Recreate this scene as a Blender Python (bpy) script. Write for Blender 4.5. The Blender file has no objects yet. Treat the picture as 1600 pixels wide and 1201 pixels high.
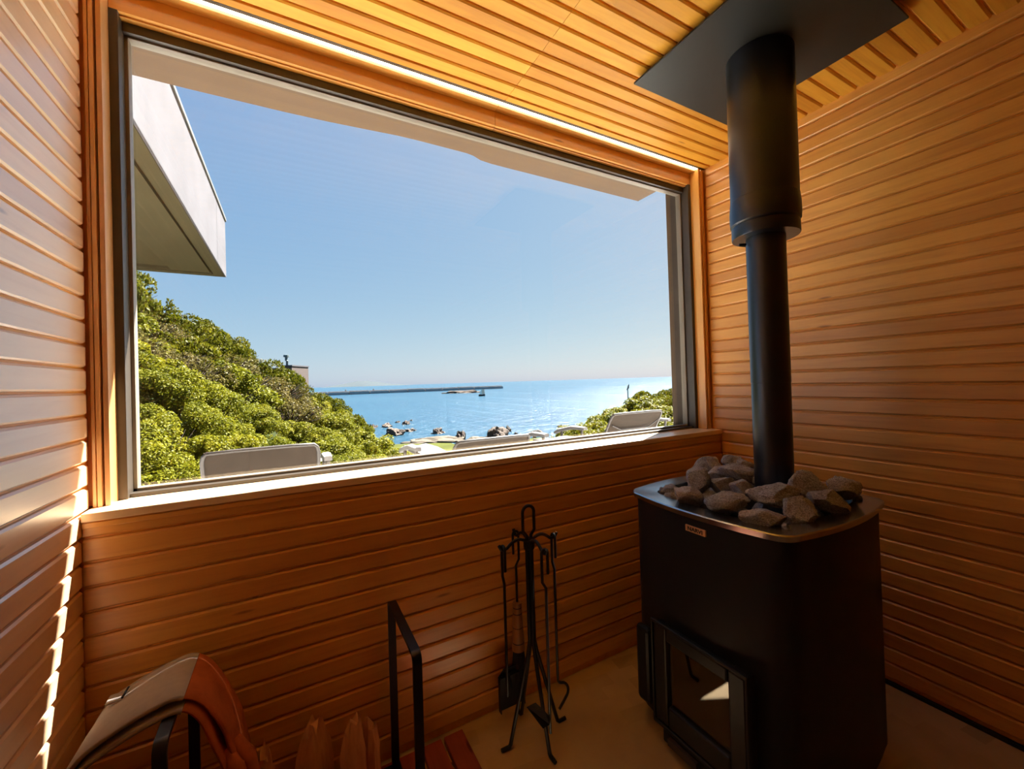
import bpy, bmesh, math, random
import numpy as np
from mathutils import Matrix, Vector, noise as mnoise

random.seed(7)
SC = bpy.context.scene
COL = SC.collection

# ------------------------------------------------------------------ camera
CR = np.array([[0.87010277, 0.02207877, 0.49237557],
               [-0.49191354, -0.02331591, 0.8703318],
               [-0.03069604, 0.99948432, 0.00942639]])   # rows: world X, Y, Z in camera axes (right, up, forward)
FPX, PCX, PCY, EYE = 647.61, 820.98, 588.81, 1.15
cam_d = bpy.data.cameras.new('camera')
cam = bpy.data.objects.new('camera', cam_d)
COL.objects.link(cam)
r_, u_, f_ = CR[:, 0], CR[:, 1], CR[:, 2]
cam.matrix_world = Matrix(((r_[0], u_[0], -f_[0], 0), (r_[1], u_[1], -f_[1], 0), (r_[2], u_[2], -f_[2], EYE), (0, 0, 0, 1)))
cam_d.sensor_width = 36.0
cam_d.lens = 36.0 * FPX / 1600.0
cam_d.shift_x = (800 - PCX) / 1600.0
cam_d.shift_y = (PCY - 600.5) / 1600.0
cam_d.clip_start = 0.02
cam_d.clip_end = 30000
SC.camera = cam

# ------------------------------------------------------------------ light
SKY, SUN = 1.02, 52.0
SUN_AZ, SUN_SLOPE = 61.8, 2.70             # azimuth from the window's normal towards the right; rise per metre along the normal
sd = Vector((math.tan(math.radians(SUN_AZ)), 1.0, SUN_SLOPE)).normalized()   # towards the sun
SUN_EL = math.asin(sd.z)
world = bpy.data.worlds.new('sky')
SC.world = world
world.use_nodes = True
wn = world.node_tree
sky = wn.nodes.new('ShaderNodeTexSky')
sky.sky_type = 'NISHITA'
sky.sun_disc = False
sky.sun_elevation = SUN_EL
sky.sun_rotation = math.radians(SUN_AZ)
sky.altitude = 0
sky.air_density = 0.7
sky.dust_density = 0.8
sky.ozone_density = 1.0
bg = wn.nodes['Background']
bg.inputs['Strength'].default_value = SKY
# the whole sky's range is compressed channel by channel, as the photograph's tone curve did
sp = wn.nodes.new('ShaderNodeSeparateColor'); cb_ = wn.nodes.new('ShaderNodeCombineColor')
wn.links.new(sky.outputs[0], sp.inputs[0])
for k_, (gain, gam) in enumerate(((.89, .62), (.88, .42), (.86, .14))):
    m1 = wn.nodes.new('ShaderNodeMath'); m1.operation = 'MULTIPLY'; m1.inputs[1].default_value = .1
    m2 = wn.nodes.new('ShaderNodeMath'); m2.operation = 'POWER'; m2.inputs[1].default_value = gam
    m3 = wn.nodes.new('ShaderNodeMath'); m3.operation = 'MULTIPLY'; m3.inputs[1].default_value = gain
    wn.links.new(sp.outputs[k_], m1.inputs[0]); wn.links.new(m1.outputs[0], m2.inputs[0]); wn.links.new(m2.outputs[0], m3.inputs[0]); wn.links.new(m3.outputs[0], cb_.inputs[k_])
wn.links.new(cb_.outputs[0], bg.inputs['Color'])
sun_d = bpy.data.lights.new('sun', 'SUN')
sun_d.energy = SUN
sun_d.angle = math.radians(0.53)
sun_d.color = (1.0, 0.95, 0.88)
sun = bpy.data.objects.new('sun', sun_d)
COL.objects.link(sun)
sun.rotation_euler = sd.to_track_quat('Z', 'Y').to_euler()
sun.location = (8, 4, 12)

SC.view_settings.view_transform = 'Standard'
SC.view_settings.look = 'None'
SC.view_settings.exposure = 0.15
SC.view_settings.gamma = 1.0
SC.view_settings.use_curve_mapping = False
cy = SC.cycles
cy.max_bounces = 14
cy.diffuse_bounces = 10
cy.glossy_bounces = 5
cy.transmission_bounces = 6
cy.transparent_max_bounces = 24
cy.sample_clamp_indirect = 6.0
cy.caustics_reflective = False
cy.caustics_refractive = False

# ------------------------------------------------------------------ helpers
def ray(px, py):
    v = np.array([px - PCX, -(py - PCY), FPX])
    return CR @ v
def at(px, py, ax, val):
    r = ray(px, py)
    o = np.array([0, 0, EYE])
    t = (val - o[ax]) / r[ax]
    return Vector(o + r * t)
def at_dist(px, py, d):
    """point seen at a pixel, at horizontal distance d"""
    r = ray(px, py)
    return Vector(np.array([0, 0, EYE]) + r * (d / math.hypot(r[0], r[1])))

class MB:
    def __init__(s):
        s.v = []; s.f = []
    def add(s, vs, fs):
        o = len(s.v)
        s.v += [tuple(p) for p in vs]
        s.f += [tuple(i + o for i in f) for f in fs]
        return s
    def box(s, x0, x1, y0, y1, z0, z1):
        return s.add([(x0, y0, z0), (x1, y0, z0), (x1, y1, z0), (x0, y1, z0), (x0, y0, z1), (x1, y0, z1), (x1, y1, z1), (x0, y1, z1)],
                     [(0, 3, 2, 1), (4, 5, 6, 7), (0, 1, 5, 4), (1, 2, 6, 5), (2, 3, 7, 6), (3, 0, 4, 7)])
    def prism(s, pts, z0, z1):
        n = len(pts)
        vs = [(p[0], p[1], z0) for p in pts] + [(p[0], p[1], z1) for p in pts]
        fs = [tuple(range(n - 1, -1, -1)), tuple(range(n, 2 * n))]
        fs += [(i, (i + 1) % n, n + (i + 1) % n, n + i) for i in range(n)]
        return s.add(vs, fs)
    def loft(s, rings, cap=True):
        n = len(rings[0]); vs = [p for r in rings for p in r]; fs = []
        for k in range(len(rings) - 1):
            for i in range(n):
                a, b = k * n + i, k * n + (i + 1) % n
                fs.append((a, b, b + n, a + n))
        if cap:
            fs.append(tuple(range(n - 1, -1, -1)))
            fs.append(tuple(range((len(rings) - 1) * n, len(rings) * n)))
        return s.add(vs, fs)
    def tube(s, path, r, n=10, flat=None, up=None):
        """round bar along path; flat=(half a, half b) makes a rectangular bar; r may be a list"""
        P = [Vector(p) for p in path]
        rings = []
        prev = None
        for i, p in enumerate(P):
            t = (P[min(i + 1, len(P) - 1)] - P[max(i - 1, 0)]).normalized()
            if prev is None:
                a = Vector(up) if up else (Vector((0, 0, 1)) if abs(t.z) < .9 else Vector((0, 1, 0)))
            else:
                a = prev
            a = (a - t * a.dot(t)).normalized()
            prev = a
            b = t.cross(a)
            rr = r[i] if isinstance(r, (list, tuple)) else r
            # widen the ring on a bend so that the bar keeps its thickness
            k = 1.0
            if 0 < i < len(P) - 1:
                c = (P[i] - P[i - 1]).normalized().dot((P[i + 1] - P[i]).normalized())
                k = 1 / max(.6, math.sqrt((1 + c) / 2))
            if flat:
                rings.append([p + a * (flat[0] * sa * k) + b * (flat[1] * sb) for sa, sb in ((1, 1), (-1, 1), (-1, -1), (1, -1))])
            else:
                rings.append([p + a * (rr * math.cos(2 * math.pi * j / n)) + b * (rr * math.sin(2 * math.pi * j / n)) for j in range(n)])
        return s.loft(rings)
    def lathe(s, prof, c, n=40):
        return s.loft([[(c[0] + r * math.cos(2 * math.pi * j / n), c[1] + r * math.sin(2 * math.pi * j / n), z) for j in range(n)] for r, z in prof])
    def build(s, name, mat, parent=None, smooth=False, bevel=0):
        me = bpy.data.meshes.new(name)
        me.from_pydata(s.v, [], s.f)
        bm = bmesh.new(); bm.from_mesh(me)
        bmesh.ops.recalc_face_normals(bm, faces=bm.faces)
        bm.to_mesh(me); bm.free()
        return link(name, me, mat, parent, smooth, bevel)

def link(name, me, mat, parent=None, smooth=False, bevel=0):
    if mat and not me.materials:
        me.materials.append(mat)
    o = bpy.data.objects.new(name, me)
    COL.objects.link(o)
    if smooth:
        for p in me.polygons: p.use_smooth = True
        if smooth is not True:
            me.set_sharp_from_angle(angle=math.radians(smooth))
    if bevel:
        m = o.modifiers.new('bevel', 'BEVEL'); m.width = bevel; m.segments = 2; m.limit_method = 'ANGLE'; m.angle_limit = math.radians(40)
    if parent: o.parent = parent
    return o
def tag(o, label=None, cat=None, group=None, kind=None):
    if label: o['label'] = label
    if cat: o['category'] = cat
    if group: o['group'] = group
    if kind: o['kind'] = kind
    return o
def thing(name, label, cat, group=None, loc=(0, 0, 0)):
    o = bpy.data.objects.new(name, None); COL.objects.link(o)
    o.empty_display_size = .05
    o.location = loc
    return tag(o, label, cat, group)
def copy_tree(o, parent=None):
    c = o.copy(); COL.objects.link(c); c.parent = parent
    for ch in o.children:
        d = copy_tree(ch, c); d.matrix_parent_inverse = ch.matrix_parent_inverse.copy()
    return c
def struct(o):
    o['kind'] = 'structure'; return o
def keep(child, parent):
    """parent a world-space mesh under an empty that is not at the origin"""
    child.parent = parent
    child.matrix_parent_inverse = Matrix.Translation(-Vector(parent.location)) if parent.type == 'EMPTY' else Matrix()
    return child

# ------------------------------------------------------------------ materials
def mat_new(name):
    m = bpy.data.materials.new(name); m.use_nodes = True
    nt = m.node_tree
    return m, nt, nt.nodes['Principled BSDF']
def ramp(nt, fac, stops):
    r = nt.nodes.new('ShaderNodeValToRGB')
    e = r.color_ramp.elements
    while len(e) < len(stops): e.new(0.5)
    for k, (p, c) in enumerate(stops):
        e[k].position = p; e[k].color = (*c, 1)
    nt.links.new(fac, r.inputs[0])
    return r.outputs[0]
def texco(nt, scale=(1, 1, 1), rand=0.0, space='Object'):
    tc = nt.nodes.new('ShaderNodeTexCoord')
    mp = nt.nodes.new('ShaderNodeMapping')
    mp.inputs['Scale'].default_value = scale
    nt.links.new(tc.outputs[space], mp.inputs['Vector'])
    if rand:
        oi = nt.nodes.new('ShaderNodeObjectInfo')
        mu = nt.nodes.new('ShaderNodeVectorMath'); mu.operation = 'SCALE'
        cb = nt.nodes.new('ShaderNodeCombineXYZ')
        for k in range(3): nt.links.new(oi.outputs['Random'], cb.inputs[k])
        nt.links.new(cb.outputs[0], mu.inputs[0]); mu.inputs['Scale'].default_value = rand
        nt.links.new(mu.outputs[0], mp.inputs['Location'])
    return mp.outputs[0]
def nz(nt, vec, scale, detail=4, rough=.55, dist=0.0):
    n = nt.nodes.new('ShaderNodeTexNoise')
    n.inputs['Scale'].default_value = scale; n.inputs['Detail'].default_value = detail
    n.inputs['Roughness'].default_value = rough; n.inputs['Distortion'].default_value = dist
    nt.links.new(vec, n.inputs['Vector'])
    return n.outputs[0]
def mixc(nt, fac, a, b, mode='MIX'):
    m = nt.nodes.new('ShaderNodeMix'); m.data_type = 'RGBA'; m.blend_type = mode
    for k, v in (('Factor', fac), ('A', a), ('B', b)):
        s = [i for i in m.inputs if i.name == k and i.enabled][0]
        if hasattr(v, 'is_output'): nt.links.new(v, s)
        elif k == 'Factor': s.default_value = v
        else: s.default_value = (*v, 1)
    return [o for o in m.outputs if o.enabled][0]
def bump(nt, h, b, strength=.3, dist=.002):
    n = nt.nodes.new('ShaderNodeBump'); n.inputs['Strength'].default_value = strength; n.inputs['Distance'].default_value = dist
    nt.links.new(h, n.inputs['Height']); nt.links.new(n.outputs[0], b.inputs['Normal'])

def wood(name, axis=0, dark=(.54, .21, .033), mid=(.73, .335, .060), light=(.80, .42, .092), rough=.36, spec=.5, vary=.35, scale=1.0, coat=0.0, cior=1.7):
    m, nt, b = mat_new(name)
    sc = [16.0 * scale] * 3; sc[axis] = 1.1 * scale
    v = texco(nt, sc, 37.0)
    g = nz(nt, v, 3.2, 6, .62, .6)
    sc2 = [3.0 * scale] * 3; sc2[axis] = .9 * scale
    v2 = texco(nt, sc2, 23.0)
    t = nz(nt, v2, 1.3, 3, .5, .8)
    c1 = ramp(nt, g, [(.28, dark), (.5, mid), (.75, light)])
    c2 = ramp(nt, t, [(.3, tuple(x * .80 for x in mid)), (.7, light)])
    c = mixc(nt, .45, c1, c2)
    oi = nt.nodes.new('ShaderNodeObjectInfo')
    tone = ramp(nt, oi.outputs['Random'], [(0, (1 - vary * .55, 1 - vary * .75, 1 - vary * .8)), (.5, (1, 1, 1)), (1, (1 + vary * .12, 1 + vary * .2, 1 + vary * .25))])
    c = mixc(nt, 1.0, c, tone, 'MULTIPLY')
    # a few small dark knots and streaks
    kv = texco(nt, tuple((30 if k != axis else 5.5) * scale for k in range(3)), 11.0)
    vo = nt.nodes.new('ShaderNodeTexVoronoi'); vo.inputs['Scale'].default_value = .42; nt.links.new(kv, vo.inputs['Vector'])
    k = ramp(nt, vo.outputs['Distance'], [(.035, (.35, .25, .2)), (.075, (1, 1, 1))])
    c = mixc(nt, .8, c, k, 'MULTIPLY')
    nt.links.new(c, b.inputs['Base Color'])
    b.inputs['Roughness'].default_value = rough
    b.inputs['Specular IOR Level'].default_value = spec
    b.inputs['Coat Weight'].default_value = coat; b.inputs['Coat Roughness'].default_value = .3; b.inputs['Coat IOR'].default_value = cior
    bump(nt, g, b, .12, .001)
    return m
def plain(name, col, rough=.6, metal=0.0, spec=.5, var=.12, scale=8.0, bumps=0.0, bscale=60.0, bdist=.001):
    m, nt, b = mat_new(name)
    v = texco(nt)
    n = nz(nt, v, scale, 5, .6)
    c = ramp(nt, n, [(.3, tuple(x * (1 - var) for x in col)), (.7, tuple(min(1, x * (1 + var)) for x in col))])
    nt.links.new(c, b.inputs['Base Color'])
    b.inputs['Roughness'].default_value = rough; b.inputs['Metallic'].default_value = metal
    b.inputs['Specular IOR Level'].default_value = spec
    if bumps:
        h = nz(nt, v, bscale, 4, .6)
        bump(nt, h, b, bumps, bdist)
    return m
def leafmat(name, a, bcol, c3, rough=.5, trans=.35):
    m, nt, b = mat_new(name)
    oi = nt.nodes.new('ShaderNodeObjectInfo')
    v = texco(nt, (1, 1, 1), 9.0)
    n = nz(nt, v, 3.0, 4, .7)
    c = ramp(nt, n, [(.30, a), (.5, bcol), (.70, c3)])
    tone = ramp(nt, oi.outputs['Random'], [(0, (.80, .84, .7)), (.5, (1, 1, 1)), (1, (1.15, 1.08, 1.0))])
    c = mixc(nt, 1.0, c, tone, 'MULTIPLY')
    nt.links.new(c, b.inputs['Base Color'])
    b.inputs['Roughness'].default_value = rough; b.inputs['Specular IOR Level'].default_value = .08
    tr = nt.nodes.new('ShaderNodeBsdfTranslucent'); nt.links.new(c, tr.inputs['Color'])
    mx = nt.nodes.new('ShaderNodeMixShader'); mx.inputs[0].default_value = trans
    nt.links.new(b.outputs[0], mx.inputs[1]); nt.links.new(tr.outputs[0], mx.inputs[2])
    nt.links.new(mx.outputs[0], nt.nodes['Material Output'].inputs['Surface'])
    return m
def glassmat(name, tint, refl=1.0, ior=1.5, rough=0.0):
    m, nt, b = mat_new(name)
    nt.nodes.remove(b)
    t = nt.nodes.new('ShaderNodeBsdfTransparent'); t.inputs[0].default_value = (*tint, 1)
    g = nt.nodes.new('ShaderNodeBsdfGlossy'); g.inputs['Roughness'].default_value = rough; g.inputs['Color'].default_value = (refl, refl, refl, 1)
    # Schlick reflectance from the angle to the pane, the same on both faces
    ge = nt.nodes.new('ShaderNodeNewGeometry')
    dt = nt.nodes.new('ShaderNodeVectorMath'); dt.operation = 'DOT_PRODUCT'
    nt.links.new(ge.outputs['Normal'], dt.inputs[0]); nt.links.new(ge.outputs['Incoming'], dt.inputs[1])
    def mth(op, x, y=None):
        q = nt.nodes.new('ShaderNodeMath'); q.operation = op
        for k, v_ in enumerate((x, y)):
            if v_ is None: continue
            if hasattr(v_, 'is_output'): nt.links.new(v_, q.inputs[k])
            else: q.inputs[k].default_value = v_
        return q.outputs[0]
    f0 = ((ior - 1) / (ior + 1)) ** 2
    fac = mth('ADD', mth('MULTIPLY', mth('POWER', mth('SUBTRACT', 1.0, mth('ABSOLUTE', dt.outputs['Value'])), 5.0), 1 - f0), f0)
    mx = nt.nodes.new('ShaderNodeMixShader')
    nt.links.new(fac, mx.inputs[0]); nt.links.new(t.outputs[0], mx.inputs[1]); nt.links.new(g.outputs[0], mx.inputs[2])
    nt.links.new(mx.outputs[0], nt.nodes['Material Output'].inputs['Surface'])
    return m
def emit(name, col, s):
    m, nt, b = mat_new(name)
    b.inputs['Base Color'].default_value = (.8, .8, .8, 1)
    b.inputs['Emission Color'].default_value = (*col, 1); b.inputs['Emission Strength'].default_value = s
    return m

M = {}
M['board'] = wood('varnished_boards', 0, coat=.45)
M['board_left'] = wood('window_lit_boards', 0, (.64, .36, .17), (.79, .51, .29), (.85, .60, .38), coat=1.0, cior=2.7)  # same wood as the other walls, window light painted in as a paler colour
M['board_left_z'] = wood('window_lit_casing', 2, (.56, .26, .08), (.74, .41, .15), (.82, .50, .22), coat=.8, cior=1.9)  # left casing only: daylight falling on it is painted into the tone
M['board_sill'] = wood('sunlit_sill', 0, (.62, .40, .20), (.78, .55, .32), (.84, .62, .40), coat=.6)  # glare of the sun on the sill put into a whiter wood colour
M['board_ceil'] = wood('ceiling_boards', 0, (.50, .195, .018), (.69, .315, .027), (.77, .39, .045), .5, .3)
M['board_y'] = wood('varnished_wood_y', 1, coat=.8)
M['board_z'] = wood('varnished_wood_z', 2, coat=.8)
M['backing'] = wood('board_tongues', 1, vary=0, scale=.7)
M['duck'] = wood('red_stained_slats', 1, (.20, .035, .022), (.29, .055, .032), (.36, .075, .042), .5, .35, .2)
M['log'] = wood('split_firewood', 2, (.36, .13, .045), (.56, .25, .10), (.70, .37, .18), .8, .2, .25, 1.6)
M['brushwood'] = wood('turned_brush_handle', 2, (.20, .08, .02), (.30, .13, .033), (.38, .19, .06), .45, .4, .1)
M['iron'] = plain('black_iron', (.007, .0072, .007), .42, 0, .4, .2)
M['stove'] = plain('stove_black_paint', (.012, .0135, .0145), .45, 0, .3, .1, 30, .04, 400)
M['rimpaint'] = plain('stove_rim_steel', (.36, .37, .38), .2, 1.0, .5, .06)
M['doorpaint'] = plain('stove_door_iron', (.010, .010, .0085), .45, 0, .4, .15)
M['flue'] = plain('flue_black_paint', (.068, .074, .09), .33, 1.0, .5, .05)
M['plate'] = plain('ceiling_plate_paint', (.015, .0145, .011), .5, 0, .4, .06)
M['bronze'] = plain('bronze_window_frame', (.055, .043, .032), .4, .0, .5, .08)
M['bead'] = plain('window_bead_paint', (.20, .165, .125), .4, 0, .5, .06)
M['rubber'] = plain('dark_gasket', (.02, .022, .022), .6)
M['pane'] = glassmat('window_glass', (.955, .965, .96))
M['stoveglass'] = glassmat('stove_glass', (.5, .45, .4), 1.0, 2.0)
M['led'] = emit('led_strip_light', (1.0, .86, .62), 9.0)
M['concrete'] = plain('pale_concrete', (.074, .071, .078), .9, 0, .1, .12, 3.0, .25, 40, .003)
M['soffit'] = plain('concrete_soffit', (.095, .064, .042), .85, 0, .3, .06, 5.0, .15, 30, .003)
M['wingsoffit'] = plain('wing_soffit_bounce_tint', (.050, .041, .020), .9, 0, .1, .12, 4.0)  # underside of the concrete wing, olive bounce light put into the colour
M['postgrey'] = plain('weathered_post', (.060, .046, .036), .9, 0, .1, .15, 6.0)
M['coping'] = plain('metal_coping', (.10, .10, .095), .5, .2)
M['terrace'] = plain('pale_terrace', (.78, .76, .72), .8, 0, .3, .08, 2.0)
M['sling'] = plain('taupe_sling_fabric', (.040, .029, .021), .9, 0, .2, .12, 14.0, .2, 300)
M['slingpale'] = plain('pale_sling_fabric', (.08, .07, .064), .9, 0, .2, .08, 14.0)
M['alu'] = plain('greige_lounger_frame', (.05, .041, .036), .5, .0, .5, .05)
M['armwhite'] = plain('white_arm', (.20, .185, .175), .5, 0, .5, .05)

# floor: warm tan mortar with darker and lighter rectangular patches
def floor_mat():
    m, nt, b = mat_new('tan_screed_floor')
    v = texco(nt)
    n = nz(nt, v, 2.2, 6, .6, .3)
    c = ramp(nt, n, [(.3, (.40, .29, .17)), (.52, (.47, .35, .21)), (.72, (.52, .40, .26))])
    br = nt.nodes.new('ShaderNodeTexBrick')
    mp = nt.nodes.new('ShaderNodeMapping'); mp.inputs['Rotation'].default_value = (0, 0, math.radians(9)); mp.inputs['Scale'].default_value = (1, 1, 1)
    nt.links.new(v, mp.inputs['Vector']); nt.links.new(mp.outputs[0], br.inputs['Vector'])
    br.inputs['Scale'].default_value = 4.2; br.inputs['Mortar Size'].default_value = .0
    br.inputs['Color1'].default_value = (.72, .72, .72, 1); br.inputs['Color2'].default_value = (1.15, 1.15, 1.15, 1); br.inputs['Bias'].default_value = .35
    n2 = nz(nt, v, 1.4, 2, .5)
    f = ramp(nt, n2, [(.34, (0, 0, 0)), (.46, (.85, .85, .85))])
    br2 = mixc(nt, 1.0, c, br.outputs['Color'], 'MULTIPLY')
    c = mixc(nt, f, c, br2)
    nt.links.new(c, b.inputs['Base Color']); b.inputs['Roughness'].default_value = .62
    h = nz(nt, v, 35, 5, .65); bump(nt, h, b, .2, .003)
    return m
M['floor'] = floor_mat()
def granite():
    m, nt, b = mat_new('grey_granite')
    v = texco(nt, (1, 1, 1), 5.0)
    n = nz(nt, v, 15, 4, .85); n2 = nz(nt, v, 2.5, 4, .6)
    c = ramp(nt, n, [(.30, (.07, .07, .074)), (.44, (.29, .285, .295)), (.56, (.56, .56, .585)), (.70, (.86, .87, .90))])
    c2 = ramp(nt, n2, [(.35, (.78, .70, .64)), (.65, (1.05, 1.05, 1.08))])
    c = mixc(nt, 1.0, c, c2, 'MULTIPLY')
    nt.links.new(c, b.inputs['Base Color']); b.inputs['Roughness'].default_value = .8; b.inputs['Specular IOR Level'].default_value = .35
    bump(nt, n, b, .6, .05)
    return m
M['granite'] = granite()
M['rock'] = plain('dark_shore_rock', (.075, .056, .044), .9, 0, .2, .45, 1.2, .8, 2.5, .3)
M['palerock'] = plain('pale_shore_rock', (.100, .080, .058), .9, 0, .2, .35, .9, .6, 1.5, .2)
M['seawall'] = plain('breakwater_concrete', (.24, .24, .245), .9, 0, .2, .15, .05)
M['island'] = plain('distant_island', (.046, .056, .063), 1.0, 0, 0, .03, .001)  # haze of the distance mixed into this pale blue-grey
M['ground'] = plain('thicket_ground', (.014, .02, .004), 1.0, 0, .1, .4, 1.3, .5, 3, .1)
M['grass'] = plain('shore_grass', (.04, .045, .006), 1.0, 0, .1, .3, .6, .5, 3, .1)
M['leaf_a'] = leafmat('bright_leaves', (.036, .044, .002), (.115, .115, .0045), (.22, .20, .014))
M['leaf_b'] = leafmat('dark_evergreen_leaves', (.022, .030, .002), (.072, .075, .0035), (.135, .122, .008))
M['leaf_c'] = leafmat('olive_dry_leaves', (.035, .032, .006), (.08, .066, .014), (.13, .10, .036))
M['twig'] = plain('grey_brown_twigs', (.06, .045, .034), .9, 0, .2, .2, 20)
def sea_mat():
    m, nt, b = mat_new('sea_water')
    v = texco(nt, (1, 1, 1))
    n1 = nz(nt, v, .35, 6, .62); n2 = nz(nt, v, .02, 3, .5)
    c = ramp(nt, n2, [(.3, (.009, .036, .066)), (.7, (.013, .046, .076))])
    nt.links.new(c, b.inputs['Base Color'])
    b.inputs['Roughness'].default_value = .22; b.inputs['Specular IOR Level'].default_value = .35; b.inputs['IOR'].default_value = 1.33
    bump(nt, n1, b, .9, 1.2)
    return m
M['sea'] = sea_mat()

# ================================================================== ROOM
XL, XR, YW, YT, ZC, ZS = -0.4256, 1.879, 1.337, 1.385, 2.210, 0.877
YB = -2.60                                  # back of the room
P, GAP, TH = .05656, .0065, .013            # board pitch, gap between faces, thickness
Z0 = .8165                                  # a groove's height: the courses run level round the room
FW = P - GAP

_bm = {}
def board_mesh(L, mt='board'):
    key = (round(L, 3), mt)
    if key in _bm: return _bm[key]
    h, bv = FW / 2, .0035
    prof = [(-h - .002, -TH), (-h, -.0035), (-h + bv, 0), (h - bv * 1.3, 0), (h, -.004), (h + .002, -TH)]
    n = len(prof); vs = []; fs = []
    for x in (-L / 2, L / 2): vs += [(x, y, z) for y, z in prof]
    fs = [tuple(range(n)), tuple(range(2 * n - 1, n - 1, -1))] + [(i + 1, i, n + i, n + i + 1) for i in range(n - 1)] + [(0, n - 1, 2 * n - 1, n)]
    me = bpy.data.meshes.new('board'); me.from_pydata(vs, [], fs)
    bm = bmesh.new(); bm.from_mesh(me); bmesh.ops.recalc_face_normals(bm, faces=bm.faces); bm.to_mesh(me); bm.free()
    me.materials.append(M[mt]); _bm[key] = me
    return me
def board(parent, L, c, ldir, wdir, mt='board'):
    o = bpy.data.objects.new('board', board_mesh(L, mt)); COL.objects.link(o)
    l, w = Vector(ldir), Vector(wdir); n = l.cross(w)
    o.matrix_world = Matrix(((l.x, w.x, n.x, c[0]), (l.y, w.y, n.y, c[1]), (l.z, w.z, n.z, c[2]), (0, 0, 0, 1)))
    o.parent = parent
    return o

BK = .0085                                  # depth of the tongues behind the board faces
floor = struct(MB().box(XL - .2, XR + .2, YB - .1, YW + .05, -.12, 0).build('floor', M['floor']))
wl = struct(MB().box(XL - .16, XL - BK, YB - .1, 1.60, -.1, 2.4).build('wall_left', M['backing']))
wr = struct(MB().box(XR + BK, XR + .16, YB - .1, 1.60, -.1, 2.4).build('wall_right', M['backing']))
wbk = struct(MB().box(XL - .16, XR + .16, YB - .16, YB, -.1, 2.4).build('wall_back', M['backing']))
ww = struct(MB().box(XL - BK, XR + BK, YW + BK, 1.43, -.1, ZS - .022).build('wall_window', M['backing']))
ceil = struct(MB().box(XL - .16, XR + .16, YB - .1, 1.376, ZC + BK, 2.42).build('ceiling', M['backing']))

k0 = int(math.floor((0 - Z0) / P)) + 1
k = -15
zlist = []
z = Z0
while z > 0.02: z -= P
while z < ZC:
    zlist.append((z + z + P) / 2 + 0); z += P
for zc in zlist:
    lo, hi = zc - FW / 2, zc + FW / 2
    if lo < 0.0 or hi > ZC + .02: continue
    ye = YW - .002 if hi < ZS - .01 else YT - .009
    L = ye - (YB + .01); cyy = (ye + YB + .01) / 2
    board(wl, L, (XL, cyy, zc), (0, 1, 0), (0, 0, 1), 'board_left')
    board(wr, L, (XR, cyy, zc), (0, -1, 0), (0, 0, 1))
    if hi < ZS - .005:
        board(ww, XR - XL - .002, ((XL + XR) / 2, YW, zc), (1, 0, 0), (0, 0, 1))
PCEIL = .0575
y = 1.348
board_c = []
JX = .728
while y > YB + .03:
    yc = y - PCEIL / 2
    board(ceil, JX - .0006 - XL, ((XL + JX - .0006) / 2, yc, ZC), (1, 0, 0), (0, -1, 0), 'board_ceil')
    board(ceil, XR - JX - .0006, ((XR + JX + .0006) / 2, yc, ZC), (1, 0, 0), (0, -1, 0), 'board_ceil')
    y -= PCEIL
# the cut board that closes the ceiling beside the light slot
for x0, x1 in ((XL, JX - .0006), (JX + .0006, XR)):
    MB().box(x0, x1, 1.3515, 1.377, ZC, ZC + .013).build('board', M['board_ceil'], ceil, bevel=.002)
# floor joint of the right wall
trimR = struct(MB().box(XR - .004, XR + .02, YB, YW - .01, 0, .012).build('baseboard_right', M['rubber']))

# sill
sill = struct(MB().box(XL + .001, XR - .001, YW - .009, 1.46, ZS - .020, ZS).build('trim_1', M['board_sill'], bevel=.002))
sill.name = 'trim_1'
ledge = MB().box(XL + .001, XR - .001, YW - .004, YW + .01, ZS - .036, ZS - .0235).build('cove_strip', M['board'], sill, bevel=.0015)

# casings left and right of the window, header with light slot
IXL, IXR = -.390, 1.838                     # clear width between the casings
def casing(name, side):
    x0, s = (XL, 1) if side < 0 else (XR, -1)
    def bx(a, b, ya, yb, nm, par, top=ZC - .004):
        xa, xb = sorted((x0 + s * a, x0 + s * b))
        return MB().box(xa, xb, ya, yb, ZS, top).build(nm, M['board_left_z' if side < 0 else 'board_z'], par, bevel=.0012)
    w = abs((IXL - XL) if side < 0 else (XR - IXR))
    o = bx(-.01, w - .0005, 1.407, 1.440, name, None); struct(o)
    bx(.0035, w * .30, 1.388, 1.408, 'strip', o)
    bx(w * .36, w * .60, 1.385, 1.408, 'strip', o)
    bx(w * .72, w, 1.388, 1.440, 'strip', o)
    return o
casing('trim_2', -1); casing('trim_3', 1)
hd = struct(MB().box(XL - .01, XR + .01, 1.452, 1.475, 2.150, 2.30).build('trim_4', M['board']))
for x0, x1 in ((IXL, .7135), (.7145, IXR)):
    MB().box(x0, x1, 1.440, 1.4525, 2.147, 2.2035).build('face_board', M['board'], hd, bevel=.001)
    MB().box(x0 - .0, x1, 1.4065, 1.4525, 2.2035, 2.219).build('soffit_board', M['board'], hd, bevel=.001)
    MB().box(x0, x1, 1.4525, 1.485, 2.142, 2.1495).build('drip_board', M['board'], hd, bevel=.001)
MB().box(XL - .01, XR + .01, 1.376, 1.46, 2.2195, 2.30).build('slot_back', M['board'], hd)
MB().box(XL - .005, XR + .005, 1.3815, 1.394, 2.2135, 2.2195).build('light_channel', M['bronze'], hd)

led = tag(MB().box(XL + .03, XR - .035, 1.3945, 1.4055, 2.2125, 2.219).build('led_strip', M['led']),
          'thin glowing warm white LED strip in the ceiling slot above the window', 'light strip')

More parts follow.
